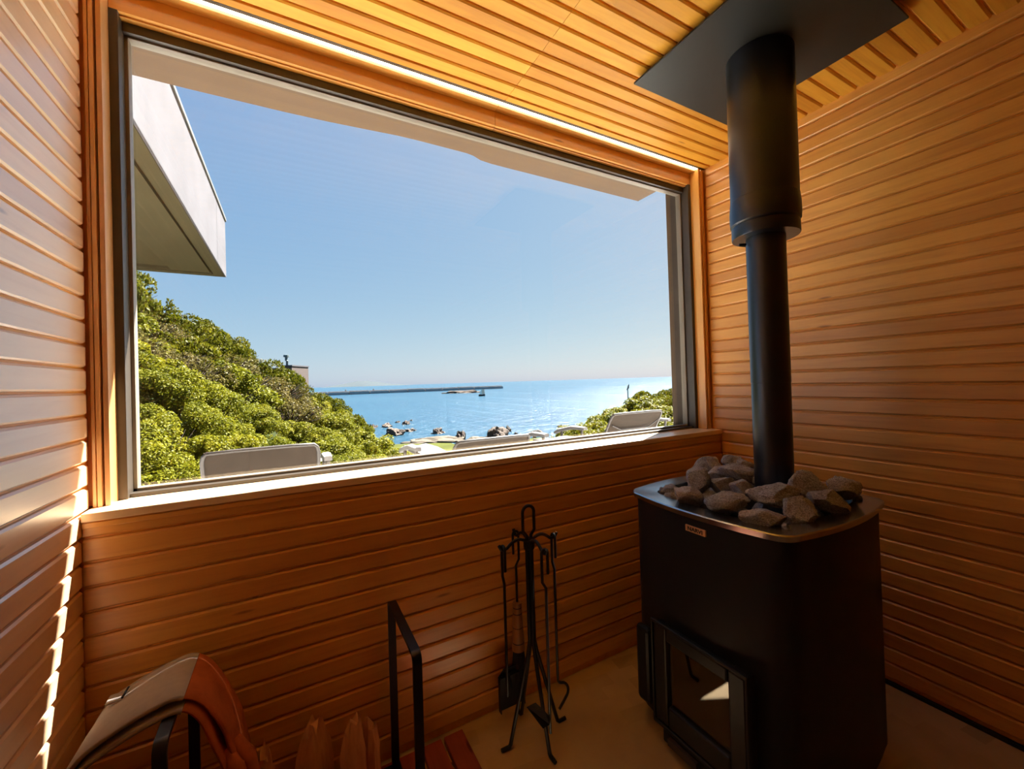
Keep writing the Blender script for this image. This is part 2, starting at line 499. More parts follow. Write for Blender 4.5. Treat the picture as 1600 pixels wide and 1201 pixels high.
# ---------------------------------------------------------------- window
GY = 1.498
win = MB()
win.box(IXL - .016, IXL + .018, 1.440, 1.492, ZS - .005, 2.15).box(IXR - .018, IXR + .016, 1.440, 1.492, ZS - .005, 2.15)
win.box(IXL, IXR, 1.470, 1.492, 2.117, 2.15).box(IXL, IXR, 1.455, 1.492, ZS - .005, ZS + .010)
win = struct(win.build('window_1', M['bronze'], bevel=.001))
bead = MB()
bx0, bx1, bz0, bz1 = IXL + .012, IXR - .012, ZS + .004, 2.125
bead.box(bx0, bx0 + .014, 1.485, 1.515, bz0, bz1).box(bx1 - .014, bx1, 1.485, 1.515, bz0, bz1)
bead.box(bx0, bx1, 1.485, 1.515, bz1 - .014, bz1).box(bx0, bx1, 1.485, 1.515, bz0, bz0 + .014)
bead.build('glazing_bead', M['bead'], win, bevel=.001)
pane = MB().box(bx0 + .006, bx1 - .006, GY, GY + .006, bz0 + .006, bz1 - .006)
# a single sheet: the faces of the box carry the transparent and mirror lobes
pane.build('pane', M['pane'], win)

# exterior masonry round the window
out = struct(MB().box(-3.2, 3.4, 1.43, 1.585, -.6, ZS - .012).build('wall_outer', M['concrete']))
MB().box(-3.2, IXL + .004, 1.515, 1.585, ZS - .012, 2.165).build('reveal_pier', M['concrete'], out, bevel=.003)
MB().box(XR + .16, 3.4, 1.515, 1.585, ZS - .012, 2.165).build('reveal_pier', M['concrete'], out)
MB().box(IXR - .004, XR + .16, 1.515, 1.600, ZS - .012, 2.165).build('reveal_pier', M['postgrey'], out, bevel=.003)
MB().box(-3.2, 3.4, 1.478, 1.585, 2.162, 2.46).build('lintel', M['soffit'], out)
MB().box(IXL, IXR, 1.516, 1.60, ZS - .012, ZS + .003).build('outer_sill', M['bead'], out, bevel=.002)
SLABY, SLABZ = 1.796, 2.22
slab = struct(MB().prism([(-3.2, 1.585), (1.862, 1.585), (1.862, SLABY + .037), (.96, SLABY + .037), (.88, SLABY + .036), (.82, SLABY + .029), (.775, SLABY + .008), (.74, SLABY + .001), (.70, SLABY), (.50, SLABY), (.42, SLABY + .003), (.30, SLABY + .016), (.15, SLABY + .031), (.0, SLABY + .04), (-.3, SLABY + .048), (-3.2, SLABY + .055)], SLABZ, 2.46).build('trim_5', M['soffit'], bevel=.003))  # outer edge notched to let a thin sheet of sun onto the left wall
struct(MB().box(-3.4, 3.6, YB - .4, SLABY, 2.46, 2.6).build('roof', M['concrete']))
# render smears left along the top of the soffit
sm = MB()
rs = random.Random(3)
x = -.36
while x < 1.70:
    wdt = rs.uniform(.004, .012)
    if mnoise.noise(Vector((x * 4.5, 0, 0))) > -.12:
        sm.box(x, x + wdt, 1.516, 1.535 + rs.uniform(0, .022) * (1 - x / 4), 2.1605, 2.1635)
    x += wdt + rs.uniform(.002, .012)
smo = sm.build('plaster_smear', M['concrete'], slab); smo['kind'] = 'stuff'

# ---------------------------------------------------------------- roof wing outside, upper left
wing = thing('roof_wing', 'grey concrete roof wing jutting out high at the left of the window', 'roof', loc=(-.6, 4, 2.4))
WX, WZ0, WZ1, WY1 = -.600, 2.400, 3.025, 5.62
wp = []
for y0, y1 in ((1.9, 4.995), (5.003, WY1)):
    wp.append(keep(MB().box(WX - .014, WX, y0, y1, WZ0 + .003, WZ1).build('fascia_panel', M['concrete'], bevel=.002), wing))
keep(MB().box(-3.4, WX - .014, WY1 - .014, WY1, WZ0 + .003, WZ1).build('fascia_panel', M['concrete']), wing)
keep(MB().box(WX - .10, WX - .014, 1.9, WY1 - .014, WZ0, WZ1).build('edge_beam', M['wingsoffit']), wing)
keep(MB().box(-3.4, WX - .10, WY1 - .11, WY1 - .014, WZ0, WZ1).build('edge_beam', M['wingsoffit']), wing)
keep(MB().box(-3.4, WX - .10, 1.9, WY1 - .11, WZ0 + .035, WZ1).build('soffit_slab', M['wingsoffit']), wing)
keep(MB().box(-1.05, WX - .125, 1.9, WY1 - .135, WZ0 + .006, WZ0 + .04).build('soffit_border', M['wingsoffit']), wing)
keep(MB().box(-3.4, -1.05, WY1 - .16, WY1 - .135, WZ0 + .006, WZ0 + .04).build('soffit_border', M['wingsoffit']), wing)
keep(MB().box(-3.4, WX + .012, 1.9, WY1 + .012, WZ1, WZ1 + .035).build('coping', M['coping'], bevel=.003), wing)

# ================================================================== STOVE
def bulged(cx, cy, hx, hy, bul, rad, n=9, m=7):
    """rounded rectangle with outward bowed sides"""
    pts = []
    cs = [(hx, hy), (-hx, hy), (-hx, -hy), (hx, -hy)]
    for k in range(4):
        a, b = Vector(cs[k]), Vector(cs[(k + 1) % 4])
        d = (b - a).normalized(); nrm = Vector((d.y, -d.x))
        nrm = -nrm if nrm.dot((a + b) / 2) < 0 else nrm
        L = (b - a).length
        for j in range(n + 1):
            t = rad / L + (1 - 2 * rad / L) * j / n
            p = a + (b - a) * t + nrm * (bul * (4 * t * (1 - t)))
            pts.append(p)
        # round the corner b
        a2, b2 = b, Vector(cs[(k + 2) % 4])
        d2 = (b2 - a2).normalized(); n2 = Vector((d2.y, -d2.x)); n2 = -n2 if n2.dot((a2 + b2) / 2) < 0 else n2
        t = 1 - rad / L
        p0 = a + (b - a) * t + nrm * (bul * 4 * t * (1 - t))
        L2 = (b2 - a2).length; t2 = rad / L2
        p2 = a2 + (b2 - a2) * t2 + n2 * (bul * 4 * t2 * (1 - t2))
        ctrl = b + (nrm + n2) * (bul * .28)
        for j in range(1, m):
            u = j / m
            pts.append(p0 * (1 - u) ** 2 + ctrl * (2 * u * (1 - u)) + p2 * u ** 2)
    return [(cx + p.x, cy + p.y) for p in pts]
SX, SY, RZ = 1.283, .822, .760
HX, HY, BUL, RAD = .266, .262, .034, .055
stove = thing('sauna_stove', 'black wood-burning sauna stove with a glass door and a wide bowed rim', 'stove', loc=(SX, SY, 0))
def ringz(grow, z): return [(p[0], p[1], z) for p in bulged(SX, SY, HX + grow, HY + grow, BUL, RAD)]
keep(MB().loft([ringz(-.03, .035), ringz(-.03, .05), ringz(-.012, .052), ringz(-.012, .738), ringz(-.016, .742)]).build('body', M['stove'], smooth=35), stove)
keep(MB().loft([ringz(-.05, 0), ringz(-.05, .04)]).build('plinth', M['stove']), stove)
# rim: a flat frame with turned-down lip round the stone basket
ro, ri = bulged(SX, SY, HX, HY, BUL, RAD), bulged(SX, SY, HX - .062, HY - .058, BUL * .8, RAD * .75)
n_ = len(ro)
rim = MB()
prof = [(ro, .742, -.004), (ro, .757, 0), (ro, .760, -.003)]
rings = [[(SX + (p[0] - SX) * (1 + g / .28), SY + (p[1] - SY) * (1 + g / .28), z) for p in r] for r, z, g in prof]
rings += [[(p[0], p[1], .757) for p in ri], [(p[0], p[1], .700) for p in ri]]
keep(MB().loft(rings, cap=False).build('rim', M['rimpaint'], smooth=30), stove)
keep(MB().loft([[(p[0], p[1], .70) for p in ri], [(SX + (p[0] - SX) * .9, SY + (p[1] - SY) * .9, .66) for p in ri]]).build('stone_basket', M['stove']), stove)
# front door on the side that faces left (-X), slightly proud of the body
DX = .972
door = keep(MB().box(DX, DX + .05, .650, .700, .085, .385).box(DX, DX + .05, .905, .955, .085, .385).box(DX, DX + .05, .700, .905, .345, .385).box(DX, DX + .05, .700, .905, .085, .150)
            .build('door', M['doorpaint'], bevel=.006), stove)
door.name = 'door'
g = MB().box(DX + .012, DX + .016, .694, .911, .145, .350).build('door_pane', M['stoveglass'], door); g.matrix_parent_inverse = Matrix()
keep(MB().box(DX - .004, DX + .012, .643, .650, .078, .392).box(DX - .004, DX + .012, .955, .962, .078, .392).box(DX - .004, DX + .012, .643, .962, .385, .394).box(DX - .004, DX + .012, .643, .962, .074, .085)
     .build('door_gasket_frame', M['stove'], bevel=.003), stove)
fb = MB().box(DX + .052, DX + .060, .690, .915, .14, .36)
keep(fb.build('firebox_back', M['stove']), stove)
keep(MB().box(.985, 1.016, .990, 1.048, .085, .33).build('door_handle', M['stove'], bevel=.012), stove)
keep(MB().tube([(.968, .80, .052), (.968, .90, .052)], .01, flat=(.010, .006)).build('ash_drawer_handle', M['alu']), stove)
keep(MB().box(.975, 1.01, .68, .93, .03, .072).build('ash_drawer', M['stove'], bevel=.004), stove)
# maker's plate with its word
def text_mesh(body, size, depth):
    c = bpy.data.curves.new('word', 'FONT'); c.body = body; c.size = size; c.extrude = depth; c.align_x = 'CENTER'; c.align_y = 'CENTER'
    c.offset = size * .018
    o = bpy.data.objects.new('word', c); COL.objects.link(o)
    dg = bpy.context.evaluated_depsgraph_get()
    me = bpy.data.meshes.new_from_object(o.evaluated_get(dg))
    bpy.data.objects.remove(o)
    return me
M['badge'] = plain('brass_badge', (.62, .36, .18), .45, .0, .5, .05)
BXF = .9915
bdg = keep(MB().box(BXF, BXF + .03, .7665, .8335, .7005, .7185).build('maker_plate', M['badge'], bevel=.001), stove)
bdg['label'] = 'small brass plate with the word NARVI'
tm = text_mesh('NARVI', .0155, .0006)
tm.materials.clear(); tm.materials.append(M['iron'])
to = bpy.data.objects.new('lettering', tm); COL.objects.link(to)
to.matrix_world = Matrix(((0, 0, -1, BXF - .0003), (-1.14, 0, 0, .800), (0, 1, 0, .7095), (0, 0, 0, 1)))
mw = to.matrix_world.copy(); to.parent = bdg; to.matrix_parent_inverse = bdg.matrix_parent_inverse.inverted() @ Matrix.Translation(-Vector(stove.location)) if False else Matrix.Identity(4)
bpy.context.view_layer.update()
to.matrix_world = mw

# flue
AX, AY = 1.360, .783
flue = thing('flue_pipe', 'black stove flue pipe, wide insulated upper half over a thin lower pipe', 'chimney pipe', loc=(AX, AY, .70))
keep(MB().lathe([(.0565, .70), (.0565, 1.12), (.0575, 1.121), (.0575, 1.60), (.0585, 1.601), (.0585, 1.64)], (AX, AY), 48).build('inner_pipe', M['flue'], smooth=30), flue)
keep(MB().lathe([(.0600, 1.594), (.0972, 1.594), (.0985, 1.597), (.0985, 1.632), (.0955, 1.635), (.1015, 1.640), (.103, 1.660), (.1025, 1.690), (.1000, 1.716), (.0985, 1.718)], (AX, AY), 64).build('collar', M['flue'], smooth=30), flue)
keep(MB().lathe([(.0990, 1.717), (.0990, 2.190)], (AX, AY), 64).build('outer_pipe', M['flue'], smooth=30), flue)
keep(MB().tube([(AX - .05, AY + .035, 1.575), (AX - .068, AY + .048, 1.575)], .004, 8).build('screw', M['iron']), flue)
cp = tag(MB().box(1.075, 1.608, .482, 1.060, 2.183, 2.190).build('ceiling_plate', M['plate'], bevel=.001),
         'square black steel heat shield on the ceiling round the flue pipe', 'heat shield')
for (x, y) in ((1.12, .53), (1.56, .53), (1.12, 1.01), (1.56, 1.01)):
    MB().lathe([(.010, 2.190), (.010, 2.2095)], (x, y), 12).build('spacer', M['iron'], cp)

# stones
def stone_mesh(seed, flat=.0):
    rs = random.Random(seed)
    bm = bmesh.new()
    bmesh.ops.create_icosphere(bm, subdivisions=4, radius=1.0)
    planes = []
    for k in range(13):
        d = Vector((rs.gauss(0, 1), rs.gauss(0, 1), rs.gauss(0, 1))).normalized()
        planes.append((d, rs.uniform(.60, .86)))
    off = Vector((seed * 3.1, seed * 1.7, 0))
    for v in bm.verts:
        p = v.co.copy()
        for d, h in planes:
            e = p.dot(d) - h
            if e > 0: p -= d * e * .96
        p += v.co * (.085 * mnoise.fractal(p * 2.3 + off, .8, 2.1, 5) + .03 * mnoise.noise(p * 9 + off))
        v.co = p
    # fill the unit box
    mx = [max(abs(v.co[i]) for v in bm.verts) for i in range(3)]
    for v in bm.verts: v.co = Vector((v.co[i] / mx[i] for i in range(3)))
    me = bpy.data.meshes.new('stone'); bm.to_mesh(me); bm.free()
    me.materials.append(M['granite'])
    for p in me.polygons: p.use_smooth = True
    me.set_sharp_from_angle(angle=math.radians(28))
    return me
RIGHT = Vector((CR[0, 0], CR[1, 0], 0)).normalized(); DEEP = Vector((-RIGHT.y, RIGHT.x, 0))
def stone(px, py, w, h, z, label, seed, tilt=0.0, deep=1.0, group='sauna stones heaped on the stove'):
    c = at(px, py, 2, z)
    d = (c - Vector((0, 0, EYE))).dot(Vector(CR[:, 2]))
    a, b = w / 2 * d / FPX, h / 2 * d / FPX
    o = bpy.data.objects.new('sauna_stone', stone_mesh(seed)); COL.objects.link(o)
    dd = (a + b) / 2 * deep
    o.location = c
    R = Matrix((RIGHT, DEEP, Vector((0, 0, 1)))).transposed() @ Matrix.Rotation(math.radians(tilt), 3, 'Y')
    o.rotation_euler = R.to_euler()
    o.scale = (a, dd, b * .92)
    return tag(o, label, 'stone', group)
ST = [
 (1104, 727, 44, 30, .800, 'grey lumpy stone at the far left top of the stove heap', 11, -6),
 (1143, 722, 30, 26, .805, 'pale bluish stone at the back of the heap, left of the flue', 12, -30),
 (1160, 726, 26, 18, .800, 'small dark stone at the back, half hidden right of the pale bluish one', 13, 10),
 (1173, 728, 12, 14, .795, 'tiny stone touching the flue pipe at the back of the heap', 14, 0),
 (1092, 752, 40, 46, .790, 'tall pale stone with a light left face at the left of the heap', 15, 22),
 (1120, 744, 30, 30, .785, 'dark shaded stone wedged behind the tall pale stone', 16, -35),
 (1158, 741, 64, 30, .800, 'long slanting brown-grey stone in front of the flue pipe', 17, 16),
 (1129, 758, 36, 27, .785, 'small squarish stone with a light top in the middle left of the heap', 18, -8),
 (1049, 766, 22, 22, .762, 'small round stone at the far left inside the rim', 19, 0),
 (1037, 767, 13, 13, .757, 'smallest pebble in the left corner inside the rim', 20, 0),
 (1074, 775, 46, 34, .772, 'pinkish flat-topped stone at the left front of the heap', 21, 14),
 (1136, 783, 66, 36, .780, 'broad pale pointed stone at the front left of centre', 22, -4),
 (1160, 764, 36, 32, .785, 'dark notched stone between the broad pale stone and the big block', 23, 20),
 (1196, 749, 52, 24, .795, 'low dark wedge of stone leaning on the foot of the flue pipe', 24, -14),
 (1209, 774, 80, 44, .795, 'largest blocky stone with a pale left face at the front centre', 25, 6),
 (1194, 809, 72, 32, .768, 'flat pale stone lying on the front rim below the largest block', 26, 8),
 (1250, 797, 50, 52, .775, 'reddish stone at the front right beside the largest block', 27, 30),
 (1262, 760, 66, 48, .805, 'big brown-grey stone right of the flue pipe', 28, 18),
 (1294, 782, 64, 38, .785, 'long brown stone sloping down to the right rim', 29, 22),
 (1315, 760, 50, 42, .795, 'darkest rounded stone at the far right of the heap', 30, 0),
 (1339, 778, 14, 10, .762, 'little chip of stone at the right inner edge of the rim', 31, 0),
 (1229, 825, 16, 12, .758, 'tan splinter of stone on the near corner of the rim', 32, 35),
]
for px, py, w, h, zz_, lb, sdd, tl in ST:
    stone(px, py, w * 1.06, h * 1.10, zz_, lb, sdd, tl)
rs = random.Random(5)
fill = [stone_mesh(60 + k) for k in range(3)]
kk = 0
for gx in range(5):
    for gy in range(5):
        x, y = 1.115 + gx * .084 + rs.uniform(-.01, .01), .645 + gy * .088 + rs.uniform(-.01, .01)
        if math.hypot(x - AX, y - AY) < .10: continue
        o = bpy.data.objects.new('sauna_stone', fill[kk % 3]); COL.objects.link(o)
        o.location = (x, y, .728); o.scale = (.046, .044, .036); o.rotation_euler = (rs.uniform(0, 6), rs.uniform(0, 6), rs.uniform(0, 6))
        tag(o, 'grey stone deep in the stove basket under the heap', 'stone', 'stones filling the bottom of the stove basket')
        kk += 1

# ================================================================== FIRE TOOLS
TX, TY = .663, 1.182
stand = thing('tool_stand', 'black wrought iron fire tool stand with a loop handle and four splayed legs', 'tool stand', loc=(TX, TY, 0))
loop = [(TX - .004, TY, .600)]
for a in range(0, 13):
    t = math.pi * a / 12
    loop.append((TX - .021 * math.cos(t), TY, .722 + .021 * math.sin(t)))
loop = [(TX - .006, TY, .585), (TX - .008, TY, .648), (TX - .021, TY, .664)] + loop[1:] + [(TX + .021, TY, .664), (TX + .008, TY, .648), (TX + .006, TY, .585)]
keep(MB().tube(loop, .0052, 10).build('loop_handle', M['iron'], smooth=60), stand)
dirs = {'L': (-1, 0), 'B': (0, 1), 'R': (1, 0), 'F': (0, -1)}
for k, (dx, dy) in dirs.items():
    leg = [(TX + dx * .0085, TY + dy * .0085, .640), (TX + dx * .0085, TY + dy * .0085, .31), (TX + dx * .016, TY + dy * .016, .27),
           (TX + dx * .088, TY + dy * .088, .012), (TX + dx * .094, TY + dy * .094, .006), (TX + dx * .120, TY + dy * .120, .0065)]
    keep(MB().tube(leg, .0062, 10).build('leg', M['iron'], smooth=60), stand)
    arm = [(TX + dx * .008, TY + dy * .008, .615)]
    for j in range(9):
        t = j / 8
        arm.append((TX + dx * (.012 + .078 * t), TY + dy * (.012 + .078 * t), .632 + .012 * math.sin(math.pi * min(1, t * 1.15)) - .012 * t * t))
    arm += [(TX + dx * .100, TY + dy * .100, .622), (TX + dx * .108, TY + dy * .108, .636)]
    keep(MB().tube(arm, .0052, 10).build('hook', M['iron'], smooth=60), stand)
keep(MB().lathe([(.017, .605), (.0185, .612), (.0185, .628), (.016, .634)], (TX, TY), 20).build('collar', M['iron'], smooth=40), stand)

def hanger(dx, dy, zb, side, jog=.012):
    """inverted U that hangs over a hook, then the long rod"""
    hx, hy = TX + dx * .094, TY + dy * .094
    w = .0105
    sx, sy = -dy, dx                          # across the hook
    if side < 0: sx, sy = -sx, -sy
    p = [(hx + sx * w, hy + sy * w, .556)]
    p.append((hx + sx * w, hy + sy * w, .622))
    for j in range(1, 8):
        t = math.pi * j / 8
        p.append((hx + sx * w * math.cos(t), hy + sy * w * math.cos(t), .622 + w * math.sin(t)))
    p += [(hx - sx * w, hy - sy * w, .622), (hx - sx * w, hy - sy * w, .535), (hx - sx * (w - jog), hy - sy * (w - jog), .515)]
    e = (hx - sx * (w - jog), hy - sy * (w - jog), zb)
    return p + [e], Vector(e)
# shovel on the left hook
p, e = hanger(-1, 0, .165, 1)
sh = thing('fire_shovel', 'black ash shovel with a square pan hanging at the left of the tool stand', 'shovel', 'fire tools hung on the stand', loc=e)
keep(MB().tube(p, .0045, 9).build('rod', M['iron'], smooth=60), sh)
bx, by = .624, 1.270
pts = [(-.050, 0), (.050, 0), (.050, -.118), (.0, -.120), (-.050, -.118)]
pan = MB()
front = [(bx + a, by - .004, .172 + b) for a, b in [(-.026, .016), (.026, .016), (.043, -.002), (.044, -.118), (-.044, -.118), (-.043, -.002)]]
back = [(x, y + .003, z) for x, y, z in front]
pan.loft([front, back])
pan.box(bx - .046, bx - .043, by - .018, by, .054, .168).box(bx + .043, bx + .046, by - .018, by, .054, .168).box(bx - .043, bx + .043, by - .018, by, .166, .170)
keep(pan.build('pan', M['iron'], bevel=.0008), sh)
keep(MB().tube([e, (e.x + .02, e.y + .03, .19), (bx - .01, by - .008, .168), (bx, by - .006, .12)], .0045, 9).build('socket', M['iron'], smooth=60), sh)
# brush on the back hook
p, e = hanger(0, 1, .37, 1)
br = thing('hearth_brush', 'hearth brush with a ringed turned wooden body hanging behind the tool stand', 'brush', 'fire tools hung on the stand', loc=e)
keep(MB().tube(p, .0042, 9).build('rod', M['iron'], smooth=60), br)
BZ = -.034
prof = [(.006, .425), (.015, .423), (.016, .412), (.0145, .408), (.015, .404), (.0165, .392), (.0150, .388), (.016, .384), (.0185, .345), (.0168, .341), (.018, .337), (.021, .295), (.0195, .290), (.021, .285), (.022, .262), (.010, .258)]
prof = [(r_p, z_p + BZ) for r_p, z_p in prof]
keep(MB().lathe(prof, (e.x, e.y), 28).build('wooden_body', M['brushwood'], smooth=50), br)
for z in (.4065, .3865, .339, .288):
    rr = {.4065: .0152, .3865: .0158, .339: .0176, .288: .0206}[z]
    keep(MB().lathe([(rr - .002, z + BZ - .0013), (rr, z + BZ - .0013), (rr, z + BZ + .0013), (rr - .002, z + BZ + .0013)], (e.x, e.y), 24).build('burnt_ring', M['iron']), br)
bs = MB(); rb = random.Random(2)
for k in range(140):
    a, r0 = rb.uniform(0, 6.283), .019 * math.sqrt(rb.random())
    x, y = e.x + r0 * math.cos(a), e.y + r0 * math.sin(a)
    bs.tube([(x, y, .262 + BZ), (x + (x - e.x) * .5, y + (y - e.y) * .5, .170 + BZ + rb.uniform(-.006, .006))], .0011, 4)
b_ = keep(bs.build('bristles', M['stove']), br); b_['kind'] = 'stuff'
# poker on the right hook
p, e = hanger(1, 0, .142, -1)
pk = thing('fire_poker', 'black poker with a curled tip hanging at the right of the tool stand', 'poker', 'fire tools hung on the stand', loc=e)
p += [(e.x + .005, e.y - .002, .136), (e.x + .010, e.y - .004, .1345)]
for j in range(1, 8):
    t = math.pi / 2 - math.pi * j / 8
    p.append((e.x + .012 + .017 * math.cos(t), e.y - .004 - .003 * j, .119 + .0155 * math.sin(t)))
p += [(e.x - .004, e.y - .034, .094), (e.x - .024, e.y - .040, .084)]
keep(MB().tube(p, .0045, 9).build('rod', M['iron'], smooth=60), pk)
# rake on the front hook
p, e = hanger(0, -1, .075, 1)
rk = thing('ash_rake', 'black ash rake with a flat blade hanging at the front of the tool stand', 'rake', 'fire tools hung on the stand', loc=e)
keep(MB().tube(p, .0045, 9).build('rod', M['iron'], smooth=60), rk)
bl = [at(px_, py_, 1, e.y + dy_) for px_, py_, dy_ in ((823, 1104, .03), (837, 1097, .03), (852, 1111, 0), (861, 1122, -.01), (859, 1132, -.015), (849, 1138, -.015))]
nb = (bl[1] - bl[0]).cross(bl[4] - bl[0]).normalized() * .0035
keep(MB().loft([bl, [v + nb for v in bl]]).build('blade', M['iron'], bevel=.0006), rk)

# ================================================================== DUCKBOARD, LOG RACK, LOGS
dk = thing('duckboard', 'dark red slatted wooden duckboard on the floor under the log rack', 'duckboard', loc=(0, 1.0, 0))
x = .458
while x > XL + .05:
    keep(MB().box(x - .061, x, .20, 1.297, .010, .030).build('slat', M['duck'], bevel=.002), dk)
    x -= .0706
for y in (.32, .75, 1.245):
    keep(MB().box(XL + .02, .452, y - .022, y + .022, .001, .010).build('crossbar', M['board'], bevel=.001), dk)

RX0, RX1, RY0, RY1, RZT = -.222, .245, .995, 1.285, .510
rack = thing('log_rack', 'black flat-bar log rack with two tall hoops on the duckboard', 'log rack', loc=(.01, 1.14, .03))
def hoop(x):
    c = .018
    path = [(x, RY1, .036), (x, RY1, RZT - c)]
    for j in range(1, 6):
        t = math.pi / 2 * j / 6
        path.append((x, RY1 - c + c * math.cos(t), RZT - c + c * math.sin(t)))
    path += [(x, RY1 - c, RZT), (x, RY0 + c, RZT)]
    for j in range(1, 6):
        t = math.pi / 2 * j / 6
        path.append((x, RY0 + c - c * math.sin(t), RZT - c + c * math.cos(t)))
    path += [(x, RY0, RZT - c), (x, RY0, .036)]
    # flat bar: wide across X, thin in the hoop's plane
    return MB().tube(path, .01, flat=(.0105, .0045), up=(1, 0, 0))
for x in (RX0, RX1):
    keep(hoop(x).build('hoop', M['iron'], smooth=30), rack)
for y in (RY0 + .02, RY1 - .02, (RY0 + RY1) / 2):
    keep(MB().box(RX0, RX1, y - .010, y + .010, .031, .040).build('base_bar', M['iron'], bevel=.001), rack)
for x in (RX0, RX1):
    keep(MB().box(x - .0105, x + .0105, RY0, RY1, .031, .040).build('base_bar', M['iron'], bevel=.001), rack)

def log(x, y, r, top, ang, seed, lean, label):
    rs = random.Random(seed)
    n = 9
    a0 = rs.uniform(0, 6)
    sect = []
    for j in range(n):                        # split wedge: two flat cuts and a bark arc
        t = j / n * 2 * math.pi
        rr = r * (1 if j < 5 else .62) * rs.uniform(.88, 1.1)
        sect.append((rr * math.cos(t + ang), rr * math.sin(t + ang)))
    rings = []
    H = top - .041
    for k in range(12):
        t = k / 11
        tp = 1 - .55 * max(0, (t - .72) / .28) ** 1.6
        ring = []
        for j, (px, py) in enumerate(sect):
            jag = 0 if k < 9 else (k - 8) / 3 * .035 * rs.uniform(-1, .6)
            ring.append((x + lean[0] * t + px * tp + .002 * rs.uniform(-1, 1), y + lean[1] * t + py * tp + .002 * rs.uniform(-1, 1), .041 + H * t + jag))
        rings.append(ring)
    o = MB().loft(rings).build('firewood_log', M['log'], smooth=40)
    return tag(o, label, 'log', 'firewood standing in the log rack')
log(.030, 1.135, .042, .325, .4, 1, (.0, .02), 'broad split log with a blunt slanting top in the log rack')
log(.122, 1.120, .036, .312, 1.2, 2, (.0, .02), 'pointed split log with a pale streak in the middle of the rack')
log(.168, 1.150, .027, .275, 2.0, 3, (-.005, .02), 'slim split log at the right beside the pointed one')
log(-.062, 1.16, .022, .300, 3.0, 4, (-.01, .02), 'thin stick of firewood at the left of the rack')
log(-.12, 1.10, .034, .26, .9, 5, (.0, .0), 'low log at the far left of the rack under the glove')

# ================================================================== GLOVES over the left hoop
M['canvas'] = plain('grey_canvas_cuff', (.36, .315, .29), .85, 0, .3, .06, 60, .15, 500)
M['suede'] = plain('rust_suede', (.42, .105, .030), .95, 0, .15, .16, 30, .3, 180, .002)
M['binding'] = plain('cuff_binding', (.26, .20, .165), .85)
def bez(pts, n):
    P = [Vector(p) for p in pts]; out = []
    def cr(p0, p1, p2, p3, t):
        return .5 * ((2 * p1) + (p2 - p0) * t + (2 * p0 - 5 * p1 + 4 * p2 - p3) * t * t + (-p0 + 3 * p1 - 3 * p2 + p3) * t ** 3)
    Q = [P[0] * 2 - P[1]] + P + [P[-1] * 2 - P[-2]]
    for k in range(len(P) - 1):
        for j in range(n): out.append(cr(Q[k], Q[k + 1], Q[k + 2], Q[k + 3], j / n))
    out.append(P[-1]); return out
def glove(lift, ys, label, seed, tab):
    y0, y1 = ys
    # centre line in the X-Z plane: cuff at the left, ridge on the hoop bar, hand falling to the right
    path = bez([(-.388, 0, .395 + lift), (-.372, 0, .437 + lift), (-.345, 0, .473 + lift), (-.300, 0, .497 + lift), (-.250, 0, .515 + lift), (-.208, 0, .520 + lift), (-.180 + lift * .5, 0, .494 + lift * .7),
                (-.155 + lift * .8, 0, .430 + lift * .5), (-.134 + lift * .9, 0, .345 + lift * .4), (-.122 + lift * .9, 0, .265 + lift * .2)], 6)
    isplit = 31
    root = thing('work_glove', label, 'glove', 'gauntlet gloves hung over the log rack', loc=(-.222, (y0 + y1) / 2, .52))
    def sweep(ps, half0, half1, thick, ymid):
        rings = []
        for i, p in enumerate(ps):
            t = i / max(1, len(ps) - 1)
            a = ps[min(i + 1, len(ps) - 1)] - ps[max(i - 1, 0)]
            nrm = Vector((-a.z, 0, a.x)).normalized()
            hw = half0 + (half1 - half0) * t
            ring = []
            for j in range(20):
                c, s = math.cos(2 * math.pi * j / 20), math.sin(2 * math.pi * j / 20)
                yy = math.copysign(abs(c) ** .55, c) * hw
                hh = math.copysign(abs(s) ** .8, s) * thick
                wob = .004 * mnoise.noise(Vector((p.x * 16 + seed, yy * 18, p.z * 14)))
                q = Vector(p) + nrm * (hh + wob) + Vector((0, ymid + yy, 0))
                ring.append(q)
            rings.append(ring)
        return rings
    ym = (y0 + y1) / 2; hw = (y1 - y0) / 2
    cuff = keep(MB().loft(sweep(path[:isplit + 1], hw * 1.10, hw, .0062, ym)).build('cuff', M['canvas'], smooth=50), root)
    hand = MB().loft(sweep(path[isplit:], hw * .985, hw * .86, .0085, ym))
    e = path[-1]
    for q in range(4):                        # four fingers below the palm
        yy = ym - hw * .66 + q * hw * .44
        L = (.075, .09, .092, .07)[q]
        hand.tube([(e.x - .002, yy, e.z + .02), (e.x + .006, yy, e.z - L * .5), (e.x + .004, yy, e.z - L), (e.x + .003, yy, e.z - L - .008)], [.0145, .0145, .012, .005], 10)
    hand.tube([(path[-10].x + .006, ym - hw * .55, path[-10].z), (path[-8].x + .020, ym - hw * .80, path[-8].z), (path[-5].x + .024, ym - hw * .9, path[-5].z), (path[-3].x + .022, ym - hw * .92, path[-3].z)], [.010, .0155, .014, .005], 10)
    keep(hand.build('hand', M['suede'], smooth=50), root)
    # bound edges
    for sgn in (-1, 1):
        edge = [Vector(p) + Vector((0, ym + sgn * hw * (1.10 - .10 * i / isplit), 0)) for i, p in enumerate(path[:isplit + 1])]
        keep(MB().tube(edge, .0042, 8).build('edge_binding', M['binding'], smooth=60), root)
    if tab:
        q = path[14]
        keep(MB().box(q.x - .016, q.x + .012, ym + hw * .35, ym + hw * .75, q.z + .008, q.z + .0125).build('pull_tab', M['canvas'], bevel=.002), root)
        keep(MB().tube([(q.x + .012, ym + hw * .33, q.z + .017), (q.x + .013, ym + hw * .77, q.z + .017)], .0022, 8).build('tab_clasp', M['iron']), root)
    return root
